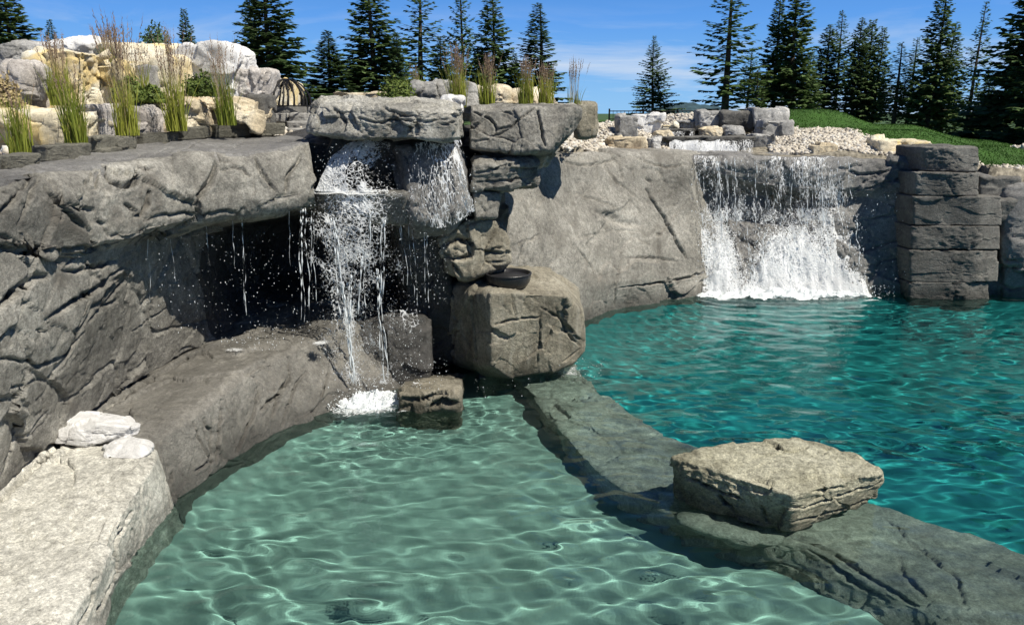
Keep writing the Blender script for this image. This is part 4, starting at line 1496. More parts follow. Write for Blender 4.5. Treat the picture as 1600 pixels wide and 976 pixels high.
rock('white_stone', lift([Zp(74, 704, .45), Zp(150, 706, .45), Zp(216, 690, .45), P(66, 690, 6.12), P(76, 678, 6.2), P(128, 650, 6.5), P(196, 658, 6.5), P(212, 664, 6.4), P(222, 672, 6.25), P(150, 672, 6.05), P(214, 676, 6.1), P(110, 650, 6.7), P(206, 660, 6.7), P(120, 654, 6.75)], .055),
     M_WHITE, 'larger flat white stone with an orange stain lying on the pale ledge', 6, 65, 26, chip=.030, cell=.16, fine=.006, joint=.012, strata=2)
rock('white_stone', lift([Zp(164, 727, .45), Zp(224, 728, .45), Zp(240, 716, .45), P(163, 708, 5.95), P(200, 690, 6.1), P(234, 697, 6.12), P(241, 704, 6.05), P(226, 704, 5.85), P(180, 706, 5.85), P(196, 690, 6.35), P(232, 696, 6.35), P(180, 696, 6.25)], .055),
     M_WHITE, 'smaller white stone leaning against the larger one near the ledge rim', 5, 66, 20, chip=.025, cell=.14, fine=.005, joint=.010)

# ================================================================== BLOCK PILLAR
def block(parent, x0, x1, y0, y1, Y, dep, seed, mat, name='block', facet=None, rnd=26, sub=5, chip=.035, cell=.4):
    p = []
    for yy in (0, dep):
        for (a_, b_) in ((x0, y0), (x1, y0), (x0, y1), (x1, y1)):
            q = P(a_, b_, Y)
            q[1] += yy
            p.append(q)
    if facet:
        m_ = P(facet, y0, Y - .16)
        p.append(m_)
        p.append(P(facet, y1, Y - .16))
    return hull_rock(name, p, mat, sub, seed, rnd, dict(chip=chip, cell=cell, fine=.009, joint=.012, strata=2.2), None, parent)


t = thing('stone_pillar', (0, 0, 0), 'pillar of stacked dark grey stone blocks at the right of the wide waterfall', 'stone pillar')
for i, (x0, x1, y0, y1, Y, fc) in enumerate([(1441, 1534, 227, 271, 13.62, 1490), (1430, 1531, 269, 307, 13.56, 1500), (1426, 1567, 306, 354, 13.54, 1530), (1423, 1564, 352, 391, 13.52, 1530), (1421, 1561, 390, 442, 13.50, 1528), (1419, 1546, 440, 470, 13.50, 1505), (1421, 1544, 462, 620, 13.52, 1505)]):
    b_ = block(t, x0, x1, y0 + 1.2, y1 - 1.2, Y, 1.1, 80 + i, M_PILLAR, facet=fc, rnd=60 if i else 16, sub=6, chip=.022, cell=.5)
    b_.cycles.is_caustics_receiver = True
for i, (x0, x1, y0, y1, Y, lab) in enumerate([(1530, 1599, 276, 316, 13.75, 'dark grey block right of the pillar, upper of the two with pale gravel behind'), (1532, 1606, 312, 348, 13.6, 'dark grey block right of the pillar, lower of the two above the edge wall')]):
    b_ = block(None, x0, x1, y0, y1, Y, 1.0, 90 + i, M_PILLAR, name='stone_block', rnd=20, chip=.05)
    tag(b_, lab, 'stone block')

# ================================================================== EDGING BLOCKS AND STEPS
t = thing('planter_edging', (0, 0, 0), 'row of dark edging blocks holding back the grass and boulder bed', 'planter edging')
eb = [(-150, -90, 5.0, 287, 300), (-85, -48, 5.3, 272, 286), (-44, 6, 5.75, 251, 266), (9, 67, 6.3, 243, 262), (70, 146, 6.95, 227, 251), (149, 218, 7.75, 214, 237), (222, 283, 8.45, 207, 226), (286, 332, 9.0, 200, 217), (335, 397, 9.6, 194, 214), (399, 448, 10.2, 192, 211)]
Ys = [5.2, 5.5, 5.9, 6.35, 7.05, 7.8, 8.55, 9.15, 9.75, 10.2]
for i, (x0, x1, _, y0, y1) in enumerate(eb):
    Yn, Yf = Ys[i] - .22, Ys[i] + .22
    if i == 9:
        Yn, Yf = 10.0, 10.15
    c0, c1 = P(x0, y1 + 3, Yn), P(x1, y1 - 1, Yf)
    g0, g1 = P(x0, y0, Yn), P(x1, y0 - 3 if i < 9 else y0, Yf)
    d = (c1 - c0) * np.array([1, 1, 0])
    d /= np.linalg.norm(d)
    nrm = np.array([-d[1], d[0], 0]) * .22
    pts = []
    for q in (c0 + d * .012, c1 - d * .012, g0 + d * .012, g1 - d * .012):
        pts += [q, q + nrm * (1 if nrm[0] < 0 else -1)]
    hull_rock('edging_block', pts, M_EDGE, 5, 100 + i, 24, dict(chip=.018, cell=.3, fine=.005, joint=.006, strata=2), None, t)

t = thing('stone_steps', (0, 0, 0), 'grey stone steps climbing to the black dome behind the cap slab', 'steps')
sm = simple_mat('grey_paving_stone', (.27, .265, .25), .85, .22, 6, bump=.4)
# courses: (x0, x1, y0, y1, Y)
for i, row in enumerate([[(418, 482, 165, 176, 12.1)], [(414, 448, 176, 190, 11.7), (449, 486, 176, 190, 11.7)], [(446, 490, 190, 200, 11.3)], [(446, 490, 200, 213, 10.9)]]):
    for k, (x0, x1, y0, y1, Y) in enumerate(row):
        b_ = block(t, x0 + .5, x1 - .5, y0 + .3, y1 + 1.5, Y, 1.0, 120 + i * 3 + k, sm, name='step_stone', rnd=40, sub=4, chip=.008)
        b_.data.polygons.foreach_set('use_smooth', np.ones(len(b_.data.polygons), dtype=bool))

# ================================================================== PLANTER BOULDERS (left), pieces (x0, x1, y0, y1, Y, depth, material, label)
BL = [
    (18, 128, 70, 178, 9.0, 1.2, M_CREAM, 'big cream boulder with a yellow face at the far left of the bed'),
    (-20, 62, 66, 108, 10.6, 1.0, M_GREYB, 'dark grey rock behind the big cream boulder at the top left'),
    (58, 134, 56, 98, 10.8, 1.0, M_WHITE, 'flat white boulder top showing behind the dry grass plumes'),
    (-30, 40, 105, 180, 8.6, 1.0, M_PINKG, 'shaded grey boulder cut off by the left edge of the picture'),
    (118, 192, 92, 172, 9.2, 1.1, M_CREAM, 'cream boulder with an orange patch between two grass clumps'),
    (128, 238, 63, 112, 10.6, 1.2, M_CREAM, 'pale cream boulder in the upper row behind the tallest plumes'),
    (180, 226, 98, 152, 9.5, .7, M_GREYB, 'greenish grey slab standing behind the middle grass clump'),
    (218, 268, 80, 162, 9.8, 1.0, M_CREAM, 'narrow cream boulder left of the large white one'),
    (262, 352, 60, 158, 10.4, 1.4, M_WHITE, 'largest white boulder with grey lower face in the bed'),
    (340, 404, 106, 158, 10.9, 1.1, M_PINKG, 'rounded grey and pink boulder at the right end of the bed'),
    (410, 455, 124, 168, 12.9, 1.1, M_CREAM, 'low yellow boulder behind the black dome'),
    (-40, 113, 172, 247, 7.6, .9, M_CREAM, 'long low cream slab behind the edging at the far left'),
    (108, 152, 160, 236, 8.1, .9, M_PINKG, 'grey rock between the low cream slab and the layered rocks'),
    (152, 222, 168, 222, 8.6, .9, M_PINKG, 'grey and pink jagged rock behind the fifth edging block'),
    (214, 300, 152, 212, 9.1, .9, M_TAN, 'layered tan rock low in the bed behind the middle edging blocks'),
    (292, 394, 150, 204, 9.7, .9, M_TAN, 'long layered yellowish rock behind the right edging blocks'),
    (384, 411, 147, 196, 10.1, .6, M_PILLAR, 'upright brown grey slab beside the stone steps'),
    (512, 606, 141, 162, 11.0, 1.0, M_TAN, 'flat tan rock showing behind the left end of the cap slab'),
    (636, 742, 131, 176, 10.6, 1.0, M_GREYB, 'flat grey rock behind the cap slab with grass in front'),
    (730, 796, 139, 172, 10.9, .9, M_TAN, 'tan rock between two grass clumps above the broad slab'),
    (788, 872, 143, 172, 11.1, .9, M_TAN, 'reddish tan rock under the brown grass plumes'),
    (690, 722, 152, 166, 9.6, .5, M_WHITE, 'small pale rock resting on the cap slab'),
    (902, 936, 160, 206, 11.4, .8, M_BROWN, 'brown upright rock at the end of the broad slab beside the gravel'),
]
rs = random.Random(77)
for i, (x0, x1, y0, y1, Y, dep, mat, lab) in enumerate(BL):
    pts = boulder_pts(x0, x1, y0, y1 + 10, Y, dep, rs, .74)
    strata = 2.4 if mat is M_TAN else 1.0
    rock('boulder', pts, mat, lab, 6 if (x1 - x0) > 60 else 5, 200 + i * 3, 30, chip=.13 if (x1 - x0) > 60 else .07, cell=.5, fine=.012, joint=.04, strata=strata, cat='boulder')

# rocks round the upper cascade
CR = [
    (1092, 1132, 171, 194, 17.2, .8, M_GREYB, 'squarish grey rock at the left end of the row above the upper cascade'),
    (1126, 1184, 173, 202, 17.0, .8, M_PILLAR, 'dark block in the middle of the row above the upper cascade'),
    (1176, 1243, 168, 197, 16.9, .9, M_GREYB, 'pale topped block at the right end of the row above the cascade'),
    (1190, 1242, 187, 216, 16.3, .7, M_GREYB, 'grey block below the pale topped block beside the gravel slope'),
    (1172, 1216, 209, 242, 15.6, .6, M_GREYB, 'dark rounded rock at the right end of the lower cascade'),
    (1134, 1166, 197, 216, 16.3, .4, M_GREYB, 'small grey stone between the yellow stone and the dark blocks'),
    (1096, 1132, 199, 216, 16.3, .4, M_TAN, 'small rounded yellow stone at the right of the upper cascade'),
    (946, 1015, 213, 238, 14.6, .6, M_TAN, 'orange yellow rock on the wall top left of the lower cascade'),
    (967, 1000, 180, 218, 15.4, .5, M_GREYB, 'upright grey slab on the gravel left of the cascades'),
    (990, 1038, 177, 206, 16.2, .7, M_WHITE, 'white topped rock beside the upright grey slab'),
    (1012, 1036, 213, 238, 15.2, .4, M_GREYB, 'small grey rock at the left end of the lower cascade'),
    (1024, 1052, 205, 222, 15.9, .4, M_TAN, 'small brown rock left of the upper cascade'),
    (1060, 1112, 189, 200, 17.4, .7, M_GREYB, 'low flat grey rock behind the upper cascade'),
    (1036, 1058, 194, 204, 17.0, .4, M_CREAM, 'small cream stone behind the left end of the upper cascade'),
    (1375, 1424, 218, 246, 15.0, .6, M_CREAM, 'white and yellow boulder on the wall top left of the pillar'),
    (1422, 1462, 220, 244, 14.9, .5, M_CREAM, 'yellow stone tucked behind the top block of the pillar'),
    (1270, 1312, 225, 246, 15.0, .4, M_TAN, 'low tan stone on the wall top above the wide waterfall'),
    (1336, 1374, 204, 218, 17.2, .4, M_TAN, 'flat tan stone on the border between gravel and lawn'),
    (1412, 1440, 238, 250, 14.7, .3, M_WHITE, 'small white stone at the foot of the white and yellow boulder'),
]
for i, (x0, x1, y0, y1, Y, dep, mat, lab) in enumerate(CR):
    pts = boulder_pts(x0, x1, y0, y1 + 5, Y, dep, rs, .78)
    rock('boulder', pts, mat, lab, 5, 300 + i * 3, 26, chip=.07, cell=.35, fine=.010, joint=.02, cat='boulder')

# ================================================================== GRAVEL
def gravel(name, label, poly, n, smin, smax, mat, zoff=0.0, heap=0.0, seed=1):
    r_ = np.random.default_rng(seed)
    x = np.array([p[0] for p in poly])
    y = np.array([p[1] for p in poly])
    px = r_.uniform(x.min(), x.max(), n * 4)
    py = r_.uniform(y.min(), y.max(), n * 4)
    k = inside(poly, px, py)
    px, py = px[k][:n], py[k][:n]
    n = len(px)
    D, Fs = sphere(1)
    s = smin + (smax - smin) * r_.random(n) ** 2
    pz = ground_z(px, py) + zoff + s * r_.uniform(0, .9, n)
    # each stone: jittered, flattened, turned
    nv = len(D)
    J = D[None] * (1 + r_.uniform(-.28, .28, (n, nv, 1)))
    J = J * np.stack([r_.uniform(.8, 1.5, n), r_.uniform(.6, 1.1, n), r_.uniform(.45, .85, n)], 1)[:, None, :]
    a_ = r_.uniform(0, 6.28, n)
    b_ = r_.normal(0, .5, n)
    ca, sa, cb, sb = np.cos(a_)[:, None], np.sin(a_)[:, None], np.cos(b_)[:, None], np.sin(b_)[:, None]
    X_ = J[..., 0] * cb - J[..., 2] * sb
    Z_ = J[..., 0] * sb + J[..., 2] * cb
    X2 = X_ * ca - J[..., 1] * sa
    Y2 = X_ * sa + J[..., 1] * ca
    V = np.stack([X2, Y2, Z_], -1) * s[:, None, None] + np.stack([px, py, pz], 1)[:, None, :]
    F = (Fs[None] + (np.arange(n) * nv)[:, None, None]).reshape(-1, 3)
    o = mesh_obj(name, V.reshape(-1, 3), F, mat, smooth=False, kind='stuff')
    tag(o, label, 'gravel')
    return o


def gravel_mat():
    m, nt, out = new_mat('pale_river_gravel')
    L = nt.links.new
    bs = N(nt, 'ShaderNodeBsdfPrincipled')
    geo = N(nt, 'ShaderNodeNewGeometry')
    rp = N(nt, 'ShaderNodeValToRGB')
    e = rp.color_ramp.elements
    e[0].position = 0
    e[0].color = (.16, .14, .12, 1)
    e[1].position = 1
    e[1].color = (.70, .67, .60, 1)
    for p_, c_ in ((.15, (.38, .34, .28)), (.45, (.58, .53, .44)), (.7, (.50, .45, .37)), (.85, (.42, .41, .39))):
        k = e.new(p_)
        k.color = (*c_, 1)
    L(geo.outputs['Random Per Island'], rp.inputs[0])
    L(rp.outputs[0], bs.inputs['Base Color'])
    bs.inputs['Roughness'].default_value = .85
    L(bs.outputs[0], out.inputs[0])
    return m


M_GRAV = gravel_mat()
gravel('gravel', 'pale cream gravel slope between the broad slab and the cascades', [(.9, 12.4), (1.2, 13.6), (2.2, 14.7), (3.0, 15.1), (3.2, 17.5), (2.6, 19.5), (1.0, 19), (.3, 14.5)], 11000, .022, .048, M_GRAV, seed=1)
gravel('gravel', 'pale cream gravel behind the rock row of the upper cascade', [(2.5, 18.0), (6.2, 18.0), (8.0, 19.3), (4.4, 20.8), (2.4, 20.5)], 5000, .028, .055, M_GRAV, seed=2)
gravel('gravel', 'tan gravel slope between the cascade and the green lawn', [(5.0, 15.2), (8.9, 14.7), (8.6, 15.0), (7.7, 15.75), (7.0, 16.95), (6.4, 18.8), (5.6, 19.2), (5.3, 17.0)], 17000, .022, .052, M_GRAV, seed=3)
gravel('gravel', 'pale gravel strip behind the pillar and edge wall at the right', [(9.0, 14.6), (13, 13.2), (13, 14.4), (10.6, 15.05), (9.2, 15.3)], 6500, .022, .05, M_GRAV, seed=4)
gravel('gravel', 'pale gravel bed beyond the lawn at the right edge', BED, 12000, .035, .075, M_GRAV, zoff=.03, seed=5)
gravel('gravel', 'small pale stones filling the gaps between boulders of the left bed', [(-4.4, 6.0), (-4.3, 8.2), (-3.9, 9.5), (-3.1, 10.9), (-1, 11.6), (.5, 12.4), (.2, 14), (-4, 13), (-7, 10), (-6, 6)], 6000, .03, .06, M_GRAV, zoff=0, seed=6)
#@@
# ================================================================== GRASSES AND SHRUBS
def blades(n, h, spread, lean, width, seed, base=.06, curve=.25, hvar=.35):
    r_ = np.random.default_rng(seed)
    a_ = r_.uniform(0, 6.28, n)
    b0 = base * np.sqrt(r_.random(n))
    a0 = r_.uniform(0, 6.28, n)
    hh = h * (1 - hvar * r_.random(n))
    ln = np.abs(r_.normal(0, lean, n)) + .02
    w = width * r_.uniform(.6, 1.2, n)
    wa = r_.uniform(0, 3.14, n)
    K = 5
    V = []
    for k in range(K):
        t_ = k / (K - 1)
        out = b0 * 0 + ln * hh * (t_ * (1 - curve) + curve * t_ ** 2.5) * spread
        cx = b0 * np.cos(a0) + out * np.cos(a_)
        cy = b0 * np.sin(a0) + out * np.sin(a_)
        cz = hh * t_ * (1 - .12 * ln * t_)
        ww = w * (1 - t_) ** .6 if k < K - 1 else w * 0
        V.append(np.stack([cx - ww * np.cos(wa), cy - ww * np.sin(wa), cz], 1))
        V.append(np.stack([cx + ww * np.cos(wa), cy + ww * np.sin(wa), cz], 1))
    V = np.stack(V, 1)  # n, 2K, 3
    q = np.array([[2 * k, 2 * k + 1, 2 * k + 3, 2 * k + 2] for k in range(K - 1)])
    F = (q[None] + (np.arange(n) * 2 * K)[:, None, None]).reshape(-1, 4)
    tips = (V[:, -1], V[:, -3] * .5 + V[:, -4] * .5)
    return V.reshape(-1, 3), F, tips


def plume_mesh(tips, seed, length=.24, rad=.011):
    """feathery seed heads along the upper part of each stem"""
    r_ = np.random.default_rng(seed)
    tip, pre = tips
    d = tip - pre
    d /= np.linalg.norm(d, axis=1, keepdims=True) + 1e-9
    V, F = [], []
    k = 0
    for i in range(len(tip)):
        for s in range(16):
            t_ = s / 15
            c = tip[i] - d[i] * length * (1 - t_) + r_.normal(0, .003, 3)
            ww = rad * math.sin(math.pi * min(.97, t_ * .8 + .15)) * r_.uniform(.7, 1.5)
            a_ = r_.uniform(0, 6.28)
            e = np.array([math.cos(a_), math.sin(a_), .0]) * ww
            up = d[i] * length / 9
            V += [c - e * .3, c + e + up * .4, c + up + e * .3]
            F.append((k, k + 1, k + 2))
            k += 3
    return np.array(V), np.array(F)


def grass_clump(px, ybase, ytop, Y, label, nb=170, plumes=26, green=.62, lean=.13, seed=1, group='tall reed grass clumps', mat=None, plume_mat=None, width=.0075):
    b0 = aty(px, ybase, Y)
    H_ = aty(px, ytop, Y)[2] - b0[2]
    t = thing('reed_grass', tuple(b0), label, 'grass clump', group)
    V, F, tips = blades(int(nb * 1.0), H_ * green * 1.08, 1, lean * 1.9, width * .8, seed, base=.085 + .02 * H_, hvar=.75, curve=.5)
    mesh_obj('blades', V, F, mat or M_BLADE, t, smooth=False)
    if plumes:
        V, F, tips = blades(int(plumes * 1.3), H_, 1, lean * 1.2, .003, seed + 1, base=.06, hvar=.3, curve=.1)
        mesh_obj('stems', V, F, M_STEM, t, smooth=False)
        V, F = plume_mesh(tips, seed + 2, length=H_ * .26, rad=.010)
        mesh_obj('plumes', V, F, plume_mat or M_PLUME, t, smooth=False)
    return t


GC = [
    (34, 240, 118, 7.1, 'short reed grass clump at the far left against the low cream slab', 150, 10, .8),
    (95, 165, 42, 8.6, 'dark reed grass clump with brown plumes in front of the big cream boulder', 190, 40, .62),
    (120, 227, 92, 7.35, 'bright green reed grass clump beside the second long edging block', 210, 10, .85),
    (200, 212, 12, 8.0, 'tallest reed grass clump with purple plumes rising above the boulders', 170, 44, .5),
    (222, 162, 60, 9.3, 'dark narrow grass clump behind the tallest plumed clump', 120, 14, .7),
    (277, 205, 32, 8.7, 'reed grass clump with plumes in front of the largest white boulder', 200, 34, .6),
    (355, 196, 50, 9.3, 'slim reed grass clump nearest to the stone steps', 190, 24, .66),
    (172, 100, 34, 10.4, 'purple plumed grass behind the upper row of boulders', 60, 50, .5),
    (716, 168, 62, 10.2, 'tall brown plumed grass clump right above the end of the cap slab', 230, 60, .72),
    (762, 166, 78, 10.2, 'orange brown grass clump in the middle of the row above the broad slab', 170, 40, .72),
    (822, 164, 84, 10.4, 'grass clump with reddish plumes above the broad slab', 170, 44, .72),
    (853, 162, 92, 10.6, 'grass clump at the right end of the row above the broad slab', 150, 36, .72),
    (650, 150, 98, 10.9, 'low thin grass clump left of the tall brown plumed one', 90, 16, .7),
    (897, 163, 86, 11.2, 'lone pale purple plumed grass at the tip of the broad slab', 26, 26, .4),
]
for i, (px, yb, yt, Y, lab, nb, npl, gr) in enumerate(GC):
    grass_clump(px, yb, yt, Y, lab, nb, npl, gr, seed=400 + 7 * i, lean=.10 if nb > 100 else .13)


def shrub(px, ybase, Y, w, h, label, seed, mat=None, n=1500):
    r_ = np.random.default_rng(seed)
    b0 = aty(px, ybase, Y)
    t = thing('shrub', tuple(b0), label, 'shrub')
    # twigs
    V, F, tips = blades(40, h * .9, 1, .45, .006, seed, base=w * .2)
    mesh_obj('stems', V, F, M_BARK, t, smooth=False)
    d = r_.normal(0, 1, (n, 3))
    d /= np.linalg.norm(d, axis=1, keepdims=True)
    d[:, 2] = np.abs(d[:, 2])
    lump = 1 + .28 * fbm(d * 2.2 + seed, seed, 3)
    p = d * (r_.random(n) ** .35 * lump)[:, None] * np.array([w / 2, w / 2 * .8, h])
    s = r_.uniform(.014, .03, n)
    u = r_.normal(0, 1, (n, 3))
    u /= np.linalg.norm(u, axis=1, keepdims=True)
    v = np.cross(u, d)
    v /= np.linalg.norm(v, axis=1, keepdims=True) + 1e-9
    V = np.stack([p - u * s[:, None], p + v * s[:, None] * .55, p + u * s[:, None], p - v * s[:, None] * .55], 1).reshape(-1, 3)
    F = np.arange(4 * n).reshape(-1, 4)
    mesh_obj('foliage', V, F, mat or M_BUSH, t, smooth=False)
    return t


shrub(312, 150, 9.5, .42, .26, 'small yellow green shrub growing in front of the largest white boulder', 1)
shrub(205, 158, 9.0, .34, .24, 'low green shrub among the middle grass clumps', 2)
shrub(620, 158, 9.7, .40, .26, 'round green shrub above the middle of the cap slab', 3)
shrub(245, 84, 11.5, .45, .40, 'dark shrub peeping over the boulders left of the largest white one', 4, M_NEEDLE)
shrub(240, 160, 9.2, .30, .18, 'tiny yellow green plant at the foot of the narrow cream boulder', 5)
shrub(8, 186, 7.9, .4, .5, 'dry brownish shrub at the left edge of the bed', 6, M_STEM)


# ================================================================== BLACK DOME WITH TREE SILHOUETTES
c = aty(450, 166, 11.9)
t = thing('dome_sculpture', tuple(c), 'black iron dome cut into bare tree shapes at the head of the steps', 'dome sculpture')


def tube(path, radii, n=6):
    path = np.array(path, float)
    radii = np.array(radii, float)
    d = np.gradient(path, axis=0)
    d /= np.linalg.norm(d, axis=1, keepdims=True) + 1e-9
    up = np.array([0, 0, 1.0]) if abs(d[0, 2]) < .9 else np.array([1.0, 0, 0])
    a_ = np.cross(d, up)
    a_ /= np.linalg.norm(a_, axis=1, keepdims=True) + 1e-9
    b_ = np.cross(d, a_)
    an = np.linspace(0, 2 * math.pi, n, endpoint=False)
    V = path[:, None, :] + radii[:, None, None] * (np.cos(an)[None, :, None] * a_[:, None, :] + np.sin(an)[None, :, None] * b_[:, None, :])
    m = len(path)
    i = np.arange(m * n).reshape(m, n)
    F = np.stack([i[:-1], i[1:], np.roll(i, -1, 1)[1:], np.roll(i, -1, 1)[:-1]], -1).reshape(-1, 4)
    return V.reshape(-1, 3), F


class Acc:
    def __init__(s):
        s.V, s.F, s.n = [], [], 0

    def add(s, V, F):
        s.V.append(np.asarray(V))
        s.F.append(np.asarray(F) + s.n)
        s.n += len(V)

    def out(s):
        return np.concatenate(s.V), np.concatenate(s.F)


RD = .345


def dome_pt(az, el):
    return np.array([RD * math.cos(el) * math.cos(az), RD * math.cos(el) * math.sin(az), RD * 1.12 * math.sin(el)])


rd = random.Random(9)
for k in range(20):
    az = k / 20 * 2 * math.pi + rd.uniform(-.1, .1)
    ac = Acc()

    def grow(az, el, w, to, lev):
        pts = []
        a_ = az
        n = 9
        drift = rd.uniform(-.25, .25)
        for i in range(n):
            q = i / (n - 1)
            pts.append(dome_pt(a_ + drift * q * q + .03 * math.sin(q * 9 + az), el + (to - el) * q))
        ac.add(*tube(pts, [w * (1 - .75 * i / (n - 1)) for i in range(n)], 5))
        if lev < 3:
            for b_ in range(3):
                q = rd.uniform(.25, .85)
                grow(a_ + drift * q * q + rd.choice((-1, 1)) * .02, el + (to - el) * q, w * (.55), min(1.5, el + (to - el) * q + rd.uniform(.2, .5)), lev + 1)
    grow(az, 0, .017, 1.45, 0)
    V, F = ac.out()
    mesh_obj('iron_tree', V, F, M_IRON, t)
an = np.linspace(0, 2 * math.pi, 49)
V, F = tube([(RD * math.cos(q), RD * math.sin(q), .0) for q in an], [.012] * 49, 6)
mesh_obj('base_ring', V, F, M_IRON, t)
V, F = tube([(.05 * math.cos(q), .05 * math.sin(q), RD * 1.11) for q in an[::4]], [.010] * 13, 5)
mesh_obj('top_ring', V, F, M_IRON, t)

# ================================================================== FENCE IN THE DISTANCE
t = thing('iron_fence', (0, 0, 0), 'low black railing on the skyline behind the cone shaped tree', 'fence')
Yf = 27
x0, x1 = aty(952, 178, Yf)[0], aty(1100, 178, Yf)[0]
for xx in np.arange(x0, x1 + .1, 1.15):
    zg = float(ground_z(xx, Yf))
    V, F = tube([(xx, Yf, zg - .1), (xx, Yf, 3.36)], [.03, .03], 6)
    mesh_obj('post', V, F, M_IRON, t)
for zz in (3.02, 3.28):
    V, F = tube([(x0, Yf, zz), ((x0 + x1) / 2, Yf, zz), (x1, Yf, zz)], [.016] * 3, 5)
    mesh_obj('rail', V, F, M_IRON, t)
first = None
for xx in np.arange(x0, x1, .13):
    if first is None:
        V, F = tube([(0, 0, 2.95), (0, 0, 3.30)], [.008, .008], 4)
        first = mesh_obj('picket', V, F, M_IRON, t)
        first.location = (xx, Yf, 0)
    else:
        c_ = first.copy()
        COL.objects.link(c_)
        c_.parent = t
        c_.location = (xx, Yf, 0)


# ================================================================== CONIFERS
def conifer_mesh(seed, dense=1.0, widthf=.2, start=.08, droop=.25, upturn=.2, nbr=120, profile='spire', spray=28, ssize=1.0):
    """unit height tree: returns trunk (V,F) and crown (V,F); widthf = crown radius / height"""
    r_ = np.random.default_rng(seed)
    rr = random.Random(seed)
    bend = r_.normal(0, .006, 2)
    tp = [(bend[0] * math.sin(3 * q), bend[1] * math.sin(2.3 * q), q) for q in np.linspace(0, 1, 12)]
    trunk = tube(tp, [.0135 * (1 - .93 * q) + .0008 for q in np.linspace(0, 1, 12)], 7)
    tw = Acc()
    tw.add(*trunk)
    V, F = [], []
    k = 0
    for b in range(nbr):
        q = start + (1 - start) * (b + rr.random()) / nbr
        u = (q - start) / (1 - start)
        if profile == 'spire':
            L_ = widthf * (1 - u) ** .8 * min(1, .55 + u * 2.5)
        elif profile == 'column':
            L_ = widthf * (1 - u ** 2.2) ** .8 * min(1, .5 + u * 2)
        else:
            L_ = widthf * (1 - u) ** .95
        L_ *= rr.uniform(.62, 1.15)
        if rr.random() < .16 / dense:
            L_ *= .35
        L_ = max(L_, .012)
        az = b * 2.39996 + rr.uniform(-.5, .5)
        rise = (.75 * u ** 1.5) - droop * (1 - u)
        path = []
        for s in range(6):
            f = s / 5
            path.append(np.array([math.cos(az) * L_ * f, math.sin(az) * L_ * f, q + L_ * (rise * f + upturn * f * f)]))
        tw.add(*tube(path, [.0022 * (1 - .8 * s / 5) * (1.3 - u) for s in range(6)], 3))
        ns = max(5, int(spray * dense * (L_ / widthf) ** .8))
        side = np.array([-math.sin(az), math.cos(az), 0])
        fw = np.array([math.cos(az), math.sin(az), rise])
        for s in range(ns):
            f = (.10 if u > .12 else .3) + (1 - (.10 if u > .12 else .3)) * rr.random() ** .75
            c_ = np.array([math.cos(az) * L_ * f, math.sin(az) * L_ * f, q + L_ * (rise * f + upturn * f * f)])
            sg = rr.choice((-1, 1))
            ll = ssize * (.019 + .34 * L_ * (1.15 - f) * rr.uniform(.5, 1.0))
            dr = side * sg * rr.uniform(.5, 1) + fw * rr.uniform(.3, 1.0) + np.array([0, 0, rr.uniform(-.55, .15)])
            dr /= np.linalg.norm(dr)
            wv = np.cross(dr, [0, 0, 1])
            wv = wv / (np.linalg.norm(wv) + 1e-9) * ll * rr.uniform(.22, .38)
            wv = wv + np.array([0, 0, rr.uniform(-.35, .35)]) * ll * .5
            a_, m_, e_ = c_, c_ + dr * ll * .55, c_ + dr * ll + np.array([0, 0, -.12 * ll])
            V += [a_, m_ + wv, e_, m_ - wv]
            F.append((k, k + 1, k + 2, k + 3))
            k += 4
    # leader
    return tw.out(), (np.array(V), np.array(F))


KINDS = {
    'dense': dict(dense=1.5, widthf=.20, start=.02, nbr=240, droop=.25, upturn=.1, profile='cone', spray=34),
    'spruce': dict(dense=1.15, widthf=.155, start=.10, nbr=200, droop=.38, upturn=.22, profile='spire', spray=32),
    'larch': dict(dense=.8, widthf=.165, start=.14, nbr=130, droop=.30, upturn=.32, profile='spire', spray=34, ssize=.85),
    'column': dict(dense=1.2, widthf=.125, start=.04, nbr=210, droop=.2, upturn=.15, profile='column', spray=30),
    'fir': dict(dense=1.3, widthf=.27, start=.04, nbr=220, droop=.12, upturn=.05, profile='cone', spray=40, ssize=.8),
}
PROTO = {}
for k_, (kn, kw) in enumerate(KINDS.items()):
    for v_ in range(3):
        kv = dict(kw)
        kv['droop'] = kw['droop'] * (.7, 1.0, 1.35)[v_]
        kv['dense'] = kw['dense'] * (1.15, .9, 1.0)[v_]
        kv['start'] = kw['start'] * (1.0, 1.8, .6)[v_]
        (TV, TF), (CV, CF) = conifer_mesh(900 + 10 * k_ + v_, **kv)
        mat = M_NEEDLE_G if kn == 'larch' else M_NEEDLE
        mt = bpy.data.meshes.new('trunk')
        mt.from_pydata(TV.tolist(), [], TF.tolist())
        mt.materials.append(M_BARK)
        mc = bpy.data.meshes.new('crown')
        mc.from_pydata(CV.tolist(), [], CF.tolist())
        mc.materials.append(mat)
        PROTO[(kn, v_)] = (mt, mc)


def tree(kind, v_, px, ytop, ybase, wpx, Y, label, name='conifer_tree', rot=0.0, group='conifers on the skyline'):
    b0 = aty(px, ybase, Y)
    b0[2] = min(b0[2], float(ground_z(b0[0], b0[1])) + .02)
    h = aty(px, ytop, Y)[2] - b0[2]
    w = wpx / FPX * Y
    wf = KINDS[kind]['widthf']
    sxy = (w / 2 * 1.5) / (wf * 1.0)
    t = thing(name, tuple(b0), label, 'tree', group, rot)
    for nm, me in zip(('trunk', 'crown'), PROTO[(kind, v_)]):
        o = bpy.data.objects.new(nm, me)
        COL.objects.link(o)
        o.parent = t
        o.scale = (sxy if nm == 'crown' else max(sxy, h * .6), sxy if nm == 'crown' else max(sxy, h * .6), h)
        if nm == 'trunk':
            o.scale = (sxy, sxy, h)
    return t


